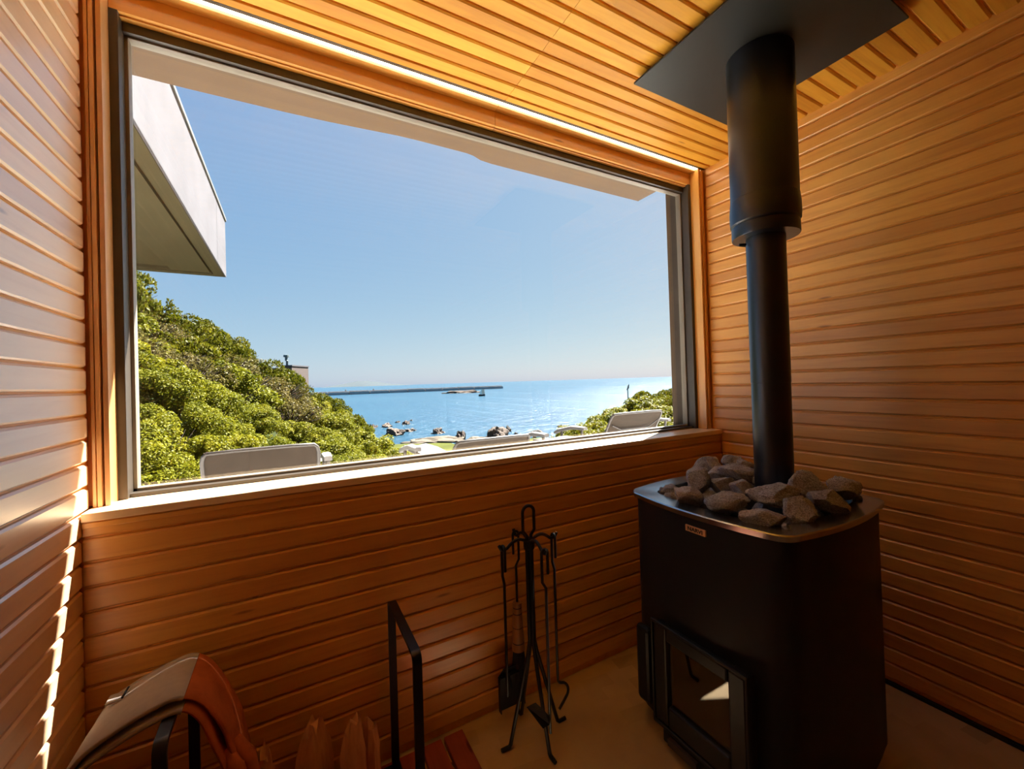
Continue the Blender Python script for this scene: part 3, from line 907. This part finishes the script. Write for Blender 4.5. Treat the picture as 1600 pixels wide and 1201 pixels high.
glove(.000, (1.062, 1.215), 'lower grey and rust gauntlet glove lying directly on the rack hoop', 1, False)
glove(.0190, (1.074, 1.230), 'upper grey and rust gauntlet glove with a tab, topmost over the rack hoop', 9, True)

# ================================================================== TERRACE AND LOUNGERS
ter = struct(MB().box(-5.5, 7.5, 1.585, 4.7, -.35, -.02).build('terrace', M['terrace']))
def lounger(cx, yb, zt, hw, rec, arms, label, seat_w=None, brace=False, za=.62):
    """sun lounger seen from behind: the back leans towards the house; arms = x of the left and right arm"""
    t = thing('sun_lounger', label, 'sun lounger', 'sun loungers on the terrace', loc=(cx, yb + .6, -.02))
    dy = rec                                   # how far the top of the back leans towards -Y
    zb = .36
    def bp(u, v, o=0):                         # u across, v up the back
        z = zb + (zt - zb) * v
        return Vector((cx + hw * u, yb + dy * (1 - v) + o - .012 * math.cos(u * math.pi / 2) * math.sin(v * 3.1), z))
    rings = []
    N = 14
    g = MB(); vs = []
    for o in (0, .012):
        for j in range(9):
            for i in range(N + 1):
                vs.append(bp((-1 + 2 * i / N) * (.985 if j < 7 else .965), j / 8 * 1.005, o))
    fs = []
    W = N + 1
    for o in (0, 9 * W):
        for j in range(8):
            for i in range(N): fs.append((o + j * W + i, o + j * W + i + 1, o + (j + 1) * W + i + 1, o + (j + 1) * W + i))
    for i in range(N):
        fs.append((i, i + 1, 9 * W + i + 1, 9 * W + i)); fs.append((8 * W + i, 8 * W + i + 1, 17 * W + i + 1, 17 * W + i))
    for j in range(8):
        fs.append((j * W, (j + 1) * W, (9 + j + 1) * W, (9 + j) * W)); fs.append((j * W + N, (j + 1) * W + N, (9 + j + 1) * W + N, (9 + j) * W + N))
    g.add(vs, fs)
    keep(g.build('back_sling', M['sling'], smooth=40), t)
    fr = [bp(-1, 0), bp(-1, .5), bp(-1, .86), bp(-.975, .95), bp(-.92, .99), bp(-.5, 1.0), bp(0, 1.0), bp(.5, 1.0), bp(.92, .99), bp(.975, .95), bp(1, .86), bp(1, .5), bp(1, 0)]
    keep(MB().tube(fr, .0115, 8).build('back_frame', M['alu'], smooth=60), t)
    if brace:
        keep(MB().tube([bp(-.9, .72, -.02), bp(-.55, .60, -.03), bp(.55, .60, -.03), bp(.9, .78, -.02)], .007, 8).build('brace', M['alu'], smooth=60), t)
    sw = seat_w or (cx - hw, cx + hw)
    y0, y1 = yb + dy, yb + dy + 1.15
    keep(MB().box(sw[0], sw[1], y0, y1, zb - .012, zb).build('seat_sling', M['slingpale'], bevel=.004), t)
    for x in arms:
        if x is None: continue
        yy = yb + dy
        keep(MB().loft([[(x + a * .024, yy - .12 + 0, za + .055 + b * .016) for a, b in ((-1, -1), (1, -1), (1, .6), (.5, 1), (-.5, 1), (-1, .6))],
                        [(x + a * .030, yy + .10, za + .05 + b * .018) for a, b in ((-1, -1), (1, -1), (1, .6), (.5, 1), (-.5, 1), (-1, .6))],
                        [(x + a * .030, yy + .34, za + .00 + b * .018) for a, b in ((-1, -1), (1, -1), (1, .6), (.5, 1), (-.5, 1), (-1, .6))],
                        [(x + a * .026, yy + .42, za - .03 + b * .016) for a, b in ((-1, -1), (1, -1), (1, .6), (.5, 1), (-.5, 1), (-1, .6))]])
             .build('arm', M['armwhite'], smooth=50), t)
        keep(MB().tube([(x, yy + .30, za), (x, yy + .34, .2), (x, yy + .36, -.019)], .014, 8).build('leg', M['alu'], smooth=60), t)
        keep(MB().tube([(x, yy - .06, za + .045), (x, yy - .02, .3), (x, yy - .06, -.019)], .014, 8).build('leg', M['alu'], smooth=60), t)
    for x in (sw[0] + .02, sw[1] - .02):
        keep(MB().tube([(x, y0, zb - .02), (x, y1, zb - .02), (x, y1 + .02, -.019)], .013, 8).build('side_rail', M['alu'], smooth=60), t)
    return t
lounger(-.158, 3.02, .785, .305, .16, (None, .205), 'taupe sling sun lounger with an upright back at the left, before the shrubs')
lounger(1.395, 2.98, .705, .325, .30, (.83, 1.99), 'taupe sling sun lounger in the middle, before the pale shore rocks', za=.60, seat_w=(.86, 1.96))
lounger(3.14, 3.18, .790, .355, .26, (2.55, 3.75), 'taupe sling sun lounger with a brace at the right, before the green bank', brace=True, za=.60, seat_w=(2.1, 3.7))
# pale rolled towel tops seen left of the middle lounger and before the right one
M['towel'] = plain('pale_seat_cloth', (.11, .104, .102), .95, 0, .2, .05, 20)
for (x0, x1, y0, y1, z1, lb) in ((.87, 1.06, 3.05, 3.75, .605, 'pale cloth lying over the left side of the middle lounger'), (2.06, 2.42, 2.95, 3.5, .575, 'pale cloth lying over the left side of the right lounger')):
    pts = []
    rings = []
    for i in range(7):
        xx = x0 + (x1 - x0) * i / 6
        zz = z1 + .006 * math.sin(i * 1.4)
        rings.append([(xx, y0, zz - .02), (xx, y0, zz), (xx, (y0 + y1) / 2, zz + .012), (xx, y1, zz), (xx, y1, zz - .02)])
    tw = MB().loft(rings)
    rings = [[(x0 + .012 * math.cos(a) - .004, yy, z1 - .008 + .018 * math.sin(a)) for a in [2 * math.pi * j / 12 for j in range(12)]] for yy in (y0, y0 + .1, y1 - .1, y1)]
    tw.loft(rings)
    tag(tw.build('seat_cloth', M['towel'], smooth=50), lb, 'cloth')

# ================================================================== LANDSCAPE
ZSEA = -7.0
sea = tag(MB().add([(-9000, 30, ZSEA), (14000, 30, ZSEA), (14000, 14000, ZSEA), (-9000, 14000, ZSEA)], [(0, 1, 2, 3)]).build('sea', M['sea']), 'calm blue sea with small ripples reaching to the horizon', 'sea', kind='stuff')

def hill(name, ridge, near_y, zn, crown, nt=26):
    """ground that rises from a near edge to a ridge; ridge = (px, py, distance)"""
    vs = []; fs = []
    cols = []
    for k in range(len(ridge) - 1):
        for j in range(4):
            t = j / 4; cols.append(tuple(ridge[k][i] * (1 - t) + ridge[k + 1][i] * t for i in range(3)))
    cols.append(ridge[-1])
    grid = []
    for px, py, D in cols:
        far = at_dist(px, py, D); far.z -= crown * D
        r = ray(px, 600); dn = near_y * math.hypot(r[0], r[1]) / r[1]
        line = []
        for j in range(nt + 1):
            t = j / nt
            d = dn * (D / dn) ** t
            u = (d - dn) / (D - dn)
            q = Vector((r[0], r[1], 0)).normalized() * d
            q.z = zn + (far.z - zn) * (u ** .85)
            q.z += .12 * mnoise.noise(Vector((q.x * .5, q.y * .5, 3))) * min(1, d / 12)
            line.append(q)
        d2 = D * 1.5
        q = Vector((r[0], r[1], 0)).normalized() * d2; q.z = min(ZSEA - 1, far.z - 6); line.append(q)
        grid.append(line)
    m = nt + 2
    for line in grid: vs += line
    for i in range(len(grid) - 1):
        for j in range(m - 1): fs.append((i * m + j, (i + 1) * m + j, (i + 1) * m + j + 1, i * m + j + 1))
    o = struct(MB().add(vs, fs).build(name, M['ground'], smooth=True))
    return o, grid
RL = [(-250, 330, 15), (60, 395, 18), (150, 425, 20), (200, 452, 22), (250, 470, 25), (290, 486, 28), (350, 522, 33), (400, 550, 38), (450, 584, 42), (500, 606, 46), (530, 630, 47), (556, 660, 46), (600, 680, 40), (640, 702, 32), (690, 716, 26)]
hl, gridL = hill('hillside_left', RL, 4.95, -.55, .060)
RRt = [(866, 700, 12), (890, 678, 14), (915, 664, 16), (940, 648, 18), (970, 628, 20), (1000, 614, 21), (1040, 604, 22), (1070, 594, 22), (1150, 580, 22), (1300, 570, 20), (1500, 560, 18)]
hr, gridR = hill('hillside_right', RRt, 4.95, -.75, .052)

def leaves(n_leaf, clumps, size, rs, lean=.35, spiky=0.0, twigs=0):
    V = []; F = []
    WTS = [r_c ** 2 for _c, r_c in clumps]
    for k in range(n_leaf):
        c, r = rs.choices(clumps, WTS)[0]
        d = Vector((rs.gauss(0, 1), rs.gauss(0, 1), rs.gauss(.25, 1))).normalized()
        p = Vector(c) + d * r * (.72 + .32 * rs.random())
        if p.z < -.25: continue
        nrm = (d * (1 - lean) + Vector((rs.gauss(0, .5), rs.gauss(0, .5), rs.gauss(.45, .5)))).normalized()
        a = nrm.orthogonal().normalized()
        a = Matrix.Rotation(rs.uniform(0, 6.283), 3, nrm) @ a
        if spiky: a = (a * (1 - spiky) + Vector((d.x * .4, d.y * .4, 1)) * spiky).normalized()
        b = nrm.cross(a).normalized()
        L = size * rs.uniform(.7, 1.35); w = L * (.30 if spiky else .42)
        i = len(V)
        V += [p - a * L * .5, p + b * w - nrm * L * .06, p + a * L * .5, p - b * w - nrm * L * .06]
        F.append((i, i + 1, i + 2, i + 3))
    return V, F
def shrub_mesh(kind, seed):
    rs = random.Random(seed)
    cl = []
    for k in range(20):
        a = rs.uniform(0, 6.283); rr = rs.uniform(.1, .86)
        cl.append(((rr * math.cos(a), rr * math.sin(a), rs.uniform(.05, .82) * (1.1 - rr * .6)), rs.uniform(.13, .33)))
    for k in range(9):                        # small sprays standing out of the crown
        a = rs.uniform(0, 6.283); rr = rs.uniform(.1, .9)
        cl.append(((rr * math.cos(a), rr * math.sin(a), .35 + .4 * (1 - rr)), rs.uniform(.05, .11)))
    if kind == 'a': V, F = leaves(5600, cl, .064, rs)
    elif kind == 'f': V, F = leaves(9500, cl, .042, rs)
    elif kind == 'b': V, F = leaves(5200, cl, .075, rs, .2, .55)
    else: V, F = leaves(2600, cl, .055, rs)
    me = bpy.data.meshes.new('foliage'); me.from_pydata(V, [], F)
    me.materials.append({'a': M['leaf_a'], 'f': M['leaf_a'], 'b': M['leaf_b'], 'c': M['leaf_c']}[kind])
    tw = MB()
    for k in range(7 if kind != 'c' else 150):
        a = rs.uniform(0, 6.283); rr = rs.uniform(.1, .8) if kind != 'c' else rs.uniform(.3, .95); h = rs.uniform(.3, .75)
        b0 = (rs.uniform(-.12, .12), rs.uniform(-.12, .12), -.35)
        m1 = (rr * .45 * math.cos(a) + rs.uniform(-.1, .1), rr * .45 * math.sin(a), h * .45)
        tw.tube([b0, m1, (rr * math.cos(a), rr * math.sin(a), h)], [.022, .014, .004] if kind != 'c' else [.016, .011, .004], 4)
    me2 = bpy.data.meshes.new('stems'); me2.from_pydata(tw.v, [], tw.f); me2.materials.append(M['twig'])
    return me, me2
SH = {k: [shrub_mesh(k, s) for s in ss] for k, ss in (('a', (1, 2, 3)), ('f', (14, 15)), ('b', (4, 5, 6)), ('c', (7, 8)))}
def shrub(kind, idx, loc, r, hgt, rot, label, group):
    root = bpy.data.objects.new('shrub', None); COL.objects.link(root)
    root.empty_display_size = .1
    root.location = loc; root.scale = (r, r, hgt); root.rotation_euler = (0, 0, rot)
    tag(root, label, 'shrub', group)
    me, me2 = SH[kind][idx % len(SH[kind])]
    for nm, m_ in (('foliage', me), ('stems', me2)):
        o = bpy.data.objects.new(nm, m_); COL.objects.link(o); o.parent = root
LAB = {'f': ('small-leaved bright green shrub low on the near slope left of the sea', 'near shrubs on the left slope'),
       'a': ('bright green rounded shrub in the thicket on the left hillside', 'bright shrubs on the left hillside'),
       'b': ('dark pointed evergreen shrub along the left ridge against the sky', 'evergreen shrubs on the left ridge'),
       'c': ('dry brownish shrub with bare grey twigs high on the left hillside', 'dry twiggy shrubs on the left hillside')}
rs = random.Random(21)
def plant(grid, jrange, step_i, kinds, rk, groupf, jstep=1):
    n = 0
    for j in jrange:
        for i in range(rs.randrange(step_i), len(grid), step_i):
            q = grid[i][j]
            if grid is gridL and i < 6: continue
            d = math.hypot(q.x, q.y)
            r = rk(d) * rs.uniform(.8, 1.25)
            kind = kinds(i, j, d)
            if kind is None: continue
            loc = q + Vector((rs.uniform(-.3, .3) * r, rs.uniform(-.3, .3) * r, r * rs.uniform(-.05, .12)))
            lb, gp = groupf(kind)
            shrub(kind, rs.randrange(5), loc, r, r * rs.uniform(.8, 1.1), rs.uniform(0, 6.28), lb, gp)
            n += 1
    return n
NCL = len(gridL)
def kL(i, j, d):
    if j >= 24: return 'b' if i < 38 else 'a'
    if j >= 13 and i < 34: return rs.choice('bccca' if j < 21 else 'bccb')
    if j >= 15: return rs.choice('aaab')
    return 'f'
n1 = plant(gridL, [2, 5, 8], 5, kL, lambda d: .40 + .035 * d, lambda k: LAB[k])
n2 = plant(gridL, [11, 14, 17, 20, 23], 3, kL, lambda d: .36 + .044 * d, lambda k: LAB[k])
n3 = plant(gridL, [25, 26], 2, kL, lambda d: .27 + .035 * d, lambda k: LAB[k])
LR = {'a': ('bright green leafy shrub on the bank at the right behind the loungers', 'shrubs on the right bank'), 'b': ('darker green shrub on the bank at the right behind the loungers', 'darker shrubs on the right bank')}
n4 = plant(gridR, [10, 14, 17, 20, 23, 26], 4, lambda i, j, d: (rs.choice('aaab') if i < 34 else None), lambda d: .32 + .040 * d, lambda k: LR[k])
print('SHRUBS', n1, n2, n3, n4)

# shore: grass apron between the slopes and the rocks
vs = []; fs = []
ds = [(4.9, -1.3), (9, -2.8), (20, -4.9), (36, -6.2), (50, -6.75), (58, -6.98), (66, -7.25)]
pxs = list(range(480, 1101, 40))
for px in pxs:
    r = ray(px, 600); u = Vector((r[0], r[1], 0)).normalized()
    for d, z in ds:
        q = u * (d + 1.5 * mnoise.noise(Vector((px * .02, d, 0)))); q.z = z + .15 * mnoise.noise(Vector((px * .05, d * .3, 1))); vs.append(q)
for i in range(len(pxs) - 1):
    for j in range(len(ds) - 1):
        a = i * len(ds) + j; fs.append((a, a + len(ds), a + len(ds) + 1, a + 1))
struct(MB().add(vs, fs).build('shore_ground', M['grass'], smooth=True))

_rk = {}
def rock(px, yb, w, h, label, seed, mat='rock', deep=1.2, sink=.25, tilt=0, thin=1.0, name='shore_rock', group='rocks along the shore'):
    r = ray(px, yb); t = (ZSEA - EYE) / r[2]
    c = Vector(np.array([0, 0, EYE]) + r * t)
    d = (c - Vector((0, 0, EYE))).dot(Vector(CR[:, 2]))
    a, b = w / 2 * d / FPX, h * d / FPX
    rr = random.Random(seed)
    bm = bmesh.new(); bmesh.ops.create_icosphere(bm, subdivisions=4, radius=1.0)
    off = Vector((seed * 2.3, seed, 0))
    for v in bm.verts:
        p = v.co.copy()
        f = 1 + .45 * mnoise.fractal(p * 1.4 + off, 1.0, 2.0, 5)
        rid = abs(mnoise.noise(Vector((p.x * 3.2, p.y * 3.2, p.z * 1.2)) + off)) * .28
        v.co = p * (f - rid)
    mx = [max(abs(v.co[i]) for v in bm.verts) for i in range(3)]
    for v in bm.verts: v.co = Vector((v.co[0] / mx[0], v.co[1] / mx[1], v.co[2] / max(v.co.z for v in bm.verts) if False else v.co[2] / mx[2]))
    me = bpy.data.meshes.new('rock'); bm.to_mesh(me); bm.free(); me.materials.append(M[mat])
    for p in me.polygons: p.use_smooth = True
    me.set_sharp_from_angle(angle=math.radians(30))
    o = bpy.data.objects.new(name, me); COL.objects.link(o)
    o.location = c + DEEP * (a * deep * .3); o.location.z = ZSEA - b * sink
    o.rotation_euler = (math.radians(tilt), 0, math.atan2(RIGHT.y, RIGHT.x))
    o.scale = (a, a * deep, b * (1 + sink) * thin)
    return tag(o, label, 'rock', group)
rock(562, 668, 20, 12, 'rounded dark rock just right of the green slope at the waterline', 1)
rock(583, 668, 16, 8, 'dark rock second from the green slope at the waterline', 2)
rock(603, 667, 20, 7, 'low dark rock in the water, third from the green slope', 3)
rock(616, 680, 36, 12, 'big brown rock near the shore left of the pale ledge', 4)
rock(639, 674, 20, 5, 'flat brown tail of rock beside the big brown rock', 5)
rock(621, 660, 9, 3, 'small rock far out, leftmost of the scattered little ones', 6)
rock(634, 663, 15, 6, 'dark broken rock with foam among the scattered little ones', 7)
rock(642, 657, 7, 2.5, 'tiny rock farthest out among the scattered little ones', 8)
rock(683, 677, 27, 11, 'dark rock alone in the water before the pale ledge', 9)
rock(677, 692, 108, 17, 'long pale flat rock ledge along the shore', 10, 'palerock', .34, .0, 24, .45)
rock(747, 692, 50, 18, 'second pale ledge with a dark edge right of the long one', 11, 'palerock', .6, .0, 24, .5)
rock(719, 688, 20, 16, 'dark stone block between the two pale ledges', 12)
rock(778, 685, 46, 19, 'jagged dark rock mass right of the pale ledges', 13)
rock(793, 674, 17, 11, 'pointed rock rising from the sea behind the jagged mass', 14, 'rock', 1.0, .5)
rock(806, 678, 8, 4, 'little black rock right of the pointed one', 15)
rock(839, 679, 27, 8, 'low black rock in the glittering water at the right', 16)
rock(835, 684, 8, 3.5, 'small rock in front of the low black one', 17)
rock(876, 667, 14, 3.5, 'flat reddish rock by the right bank', 18, 'rock', 1.2)
rock(720, 614, 76, 4.5, 'low rocky islet far out in front of the breakwater', 19, 'rock', .35, .2, name='islet', group=None)

# breakwater
bw = thing('breakwater', 'long grey concrete breakwater stretching across the sea below the horizon', 'breakwater')
A, B = at_dist(440, 617.5, 440), at_dist(784, 606, 500)
A.z = B.z = ZSEA
dirv = (B - A).normalized(); sid = Vector((-dirv.y, dirv.x, 0))
Lb = (B - A).length
nseg = 12
for k in range(nseg):
    a = A + dirv * (Lb * k / nseg + .4); b = A + dirv * (Lb * (k + 1) / nseg - .4)
    zt = ZSEA + 3.6 + (.25 if k % 3 == 0 else 0)
    for nm, w0, z0, z1 in (('caisson', 4.0, ZSEA - 1, zt - 1.0), ('parapet', 1.2, zt - 1.0, zt)):
        ring = [a - sid * w0, b - sid * w0, b + sid * w0, a + sid * w0]
        o = MB().prism([(q.x, q.y) for q in ring], z0, z1).build(nm, M['seawall']); o.parent = bw
for px in (539, 582):
    q = at_dist(px, 610, 455)
    o = MB().lathe([(.7, ZSEA), (.6, ZSEA + 4.6), (.2, ZSEA + 5.0)], (q.x - sid.x * 5.2, q.y - sid.y * 5.2), 8).build('marker_post', M['palerock']); o.parent = bw

# boat
bq = at(753, 618.5, 2, ZSEA)
boat = thing('fishing_boat', 'small dark-hulled boat with a tan sail near the end of the breakwater', 'boat', loc=bq)
M['hull'] = plain('dark_hull', (.01, .015, .018), .5); M['tan'] = plain('tan_sail', (.85, .58, .42), .9); M['cabin'] = plain('cream_cabin', (.85, .8, .7), .7)
rings = []
for k in range(9):
    t = k / 8; w = .85 * (1 - (abs(t - .45) / .6) ** 2.4); x = -1.9 + 3.8 * t; sheer = .25 * (t - .4) ** 2 * 4
    rings.append([bq + RIGHT * x + DEEP * (w * a) + Vector((0, 0, z)) for a, z in ((-.3, -.3), (-1, .55 + sheer), (-1, .95 + sheer), (1, .95 + sheer), (1, .55 + sheer), (.3, -.3))])
keep(MB().loft(rings).build('hull', M['hull']), boat)
def bl3(x, y, z): return bq + RIGHT * x + DEEP * y + Vector((0, 0, z))
keep(MB().loft([[bl3(-1.3, -.5, .9), bl3(.1, -.5, .9), bl3(.1, .5, .9), bl3(-1.3, .5, .9)], [bl3(-1.0, -.45, 2.1), bl3(.1, -.45, 2.4), bl3(.1, .45, 2.4), bl3(-1.0, .45, 2.1)]]).build('cabin', M['cabin']), boat)
keep(MB().loft([[bl3(.05, -.04, 1.2), bl3(1.75, -.04, 1.2), bl3(1.75, .04, 1.2), bl3(.05, .04, 1.2)], [bl3(.1, -.04, 4.0), bl3(1.55, -.04, 3.9), bl3(1.55, .04, 3.9), bl3(.1, .04, 4.0)]]).build('sail', M['tan']), boat)
keep(MB().loft([[bl3(-1.5, -.03, 1.9), bl3(.05, -.03, 1.9), bl3(.05, .03, 1.9), bl3(-1.5, .03, 1.9)], [bl3(-.1, -.03, 4.3), bl3(.05, -.03, 4.4), bl3(.05, .03, 4.4), bl3(-.1, .03, 4.3)]]).build('jib', M['cabin']), boat)
keep(MB().tube([bl3(.08, 0, .9), bl3(.08, 0, 4.9)], .05, 6).build('mast', M['hull']), boat)

# distant island
isl = []
D = 7000
prof = [(505, 0), (530, .35), (548, .6), (565, .95), (580, 1.0), (600, .75), (622, .35), (660, 0)]
fr = []; bk = []
for px, hh in prof:
    q = at_dist(px, 600, D)
    fr.append((q.x, q.y, ZSEA)); bk.append((q.x, q.y + 600, ZSEA + 96 * hh))
nn = len(fr)
bk2 = [(x, y + 900, ZSEA) for x, y, z in bk]
tag(MB().add(fr + bk + bk2, [(i, i + 1, nn + i + 1, nn + i) for i in range(nn - 1)] + [(nn + i, nn + i + 1, 2 * nn + i + 1, 2 * nn + i) for i in range(nn - 1)]).build('distant_island', M['island'], smooth=True),
    'faint pale island on the horizon above the breakwater', 'island')

# house on the left ridge
M['brownwall'] = plain('brown_house_wall', (.05, .032, .027), .8); M['whitewall'] = plain('white_house_wall', (.11, .105, .10), .8); M['darkcap'] = plain('dark_chimney', (.05, .08, .09), .6)
hc = at_dist(449, 599, 52)
house = thing('hill_house', 'small house with a brown wall and dark chimney peeping over the left ridge', 'house', loc=hc)
def hp(x, y, z): return hc + RIGHT * x + DEEP * y + Vector((0, 0, z))
def hbox(x0, x1, y0, y1, z0, z1, nm, mt):
    return keep(MB().loft([[hp(x0, y0, z0), hp(x1, y0, z0), hp(x1, y1, z0), hp(x0, y1, z0)], [hp(x0, y0, z1), hp(x1, y0, z1), hp(x1, y1, z1), hp(x0, y1, z1)]]).build(nm, M[mt]), house)
hbox(-.2, .75, -.4, 3, -3, 1.85, 'brown_wall', 'brownwall'); hbox(-3.5, -.2, -.1, 3, -3, 1.45, 'white_wall', 'whitewall')
hbox(-3.8, -.1, -.3, 3.2, 1.45, 1.72, 'roof_edge', 'concrete'); hbox(-.25, .82, -.45, 3.05, 1.85, 1.98, 'parapet_cap', 'concrete'); hbox(.75, 1.9, .2, .35, .18, .34, 'porch_beam', 'concrete')
keep(MB().tube([hp(-.32, .6, 1.6), hp(-.30, .6, 2.5), hp(-.40, .6, 2.55), hp(-.40, .6, 3.0)], .13, 8).build('chimney', M['darkcap']), house)
keep(MB().lathe([(.05, hc.z + 2.85), (.30, hc.z + 2.95), (.28, hc.z + 3.15), (.05, hc.z + 3.2)], (hp(-.38, .6, 0).x, hp(-.38, .6, 0).y), 10).build('chimney_cap', M['darkcap']), house)
# perch on the right bank
pq = at_dist(981, 614, 21)
post = thing('perch_post', 'thin dark post with a bird-like top on the right bank against the sea', 'post', loc=pq)
keep(MB().tube([pq + Vector((0, 0, -.4)), pq + Vector((0, 0, .22)), pq + RIGHT * .03 + Vector((0, 0, .36))], .022, 6).build('pole', M['darkcap']), post)
keep(MB().tube([pq + RIGHT * -.06 + Vector((0, 0, .16)), pq + RIGHT * .03 + Vector((0, 0, .26)), pq + RIGHT * .06 + Vector((0, 0, .42))], [.01, .045, .02], 8).build('figure', M['darkcap']), post)
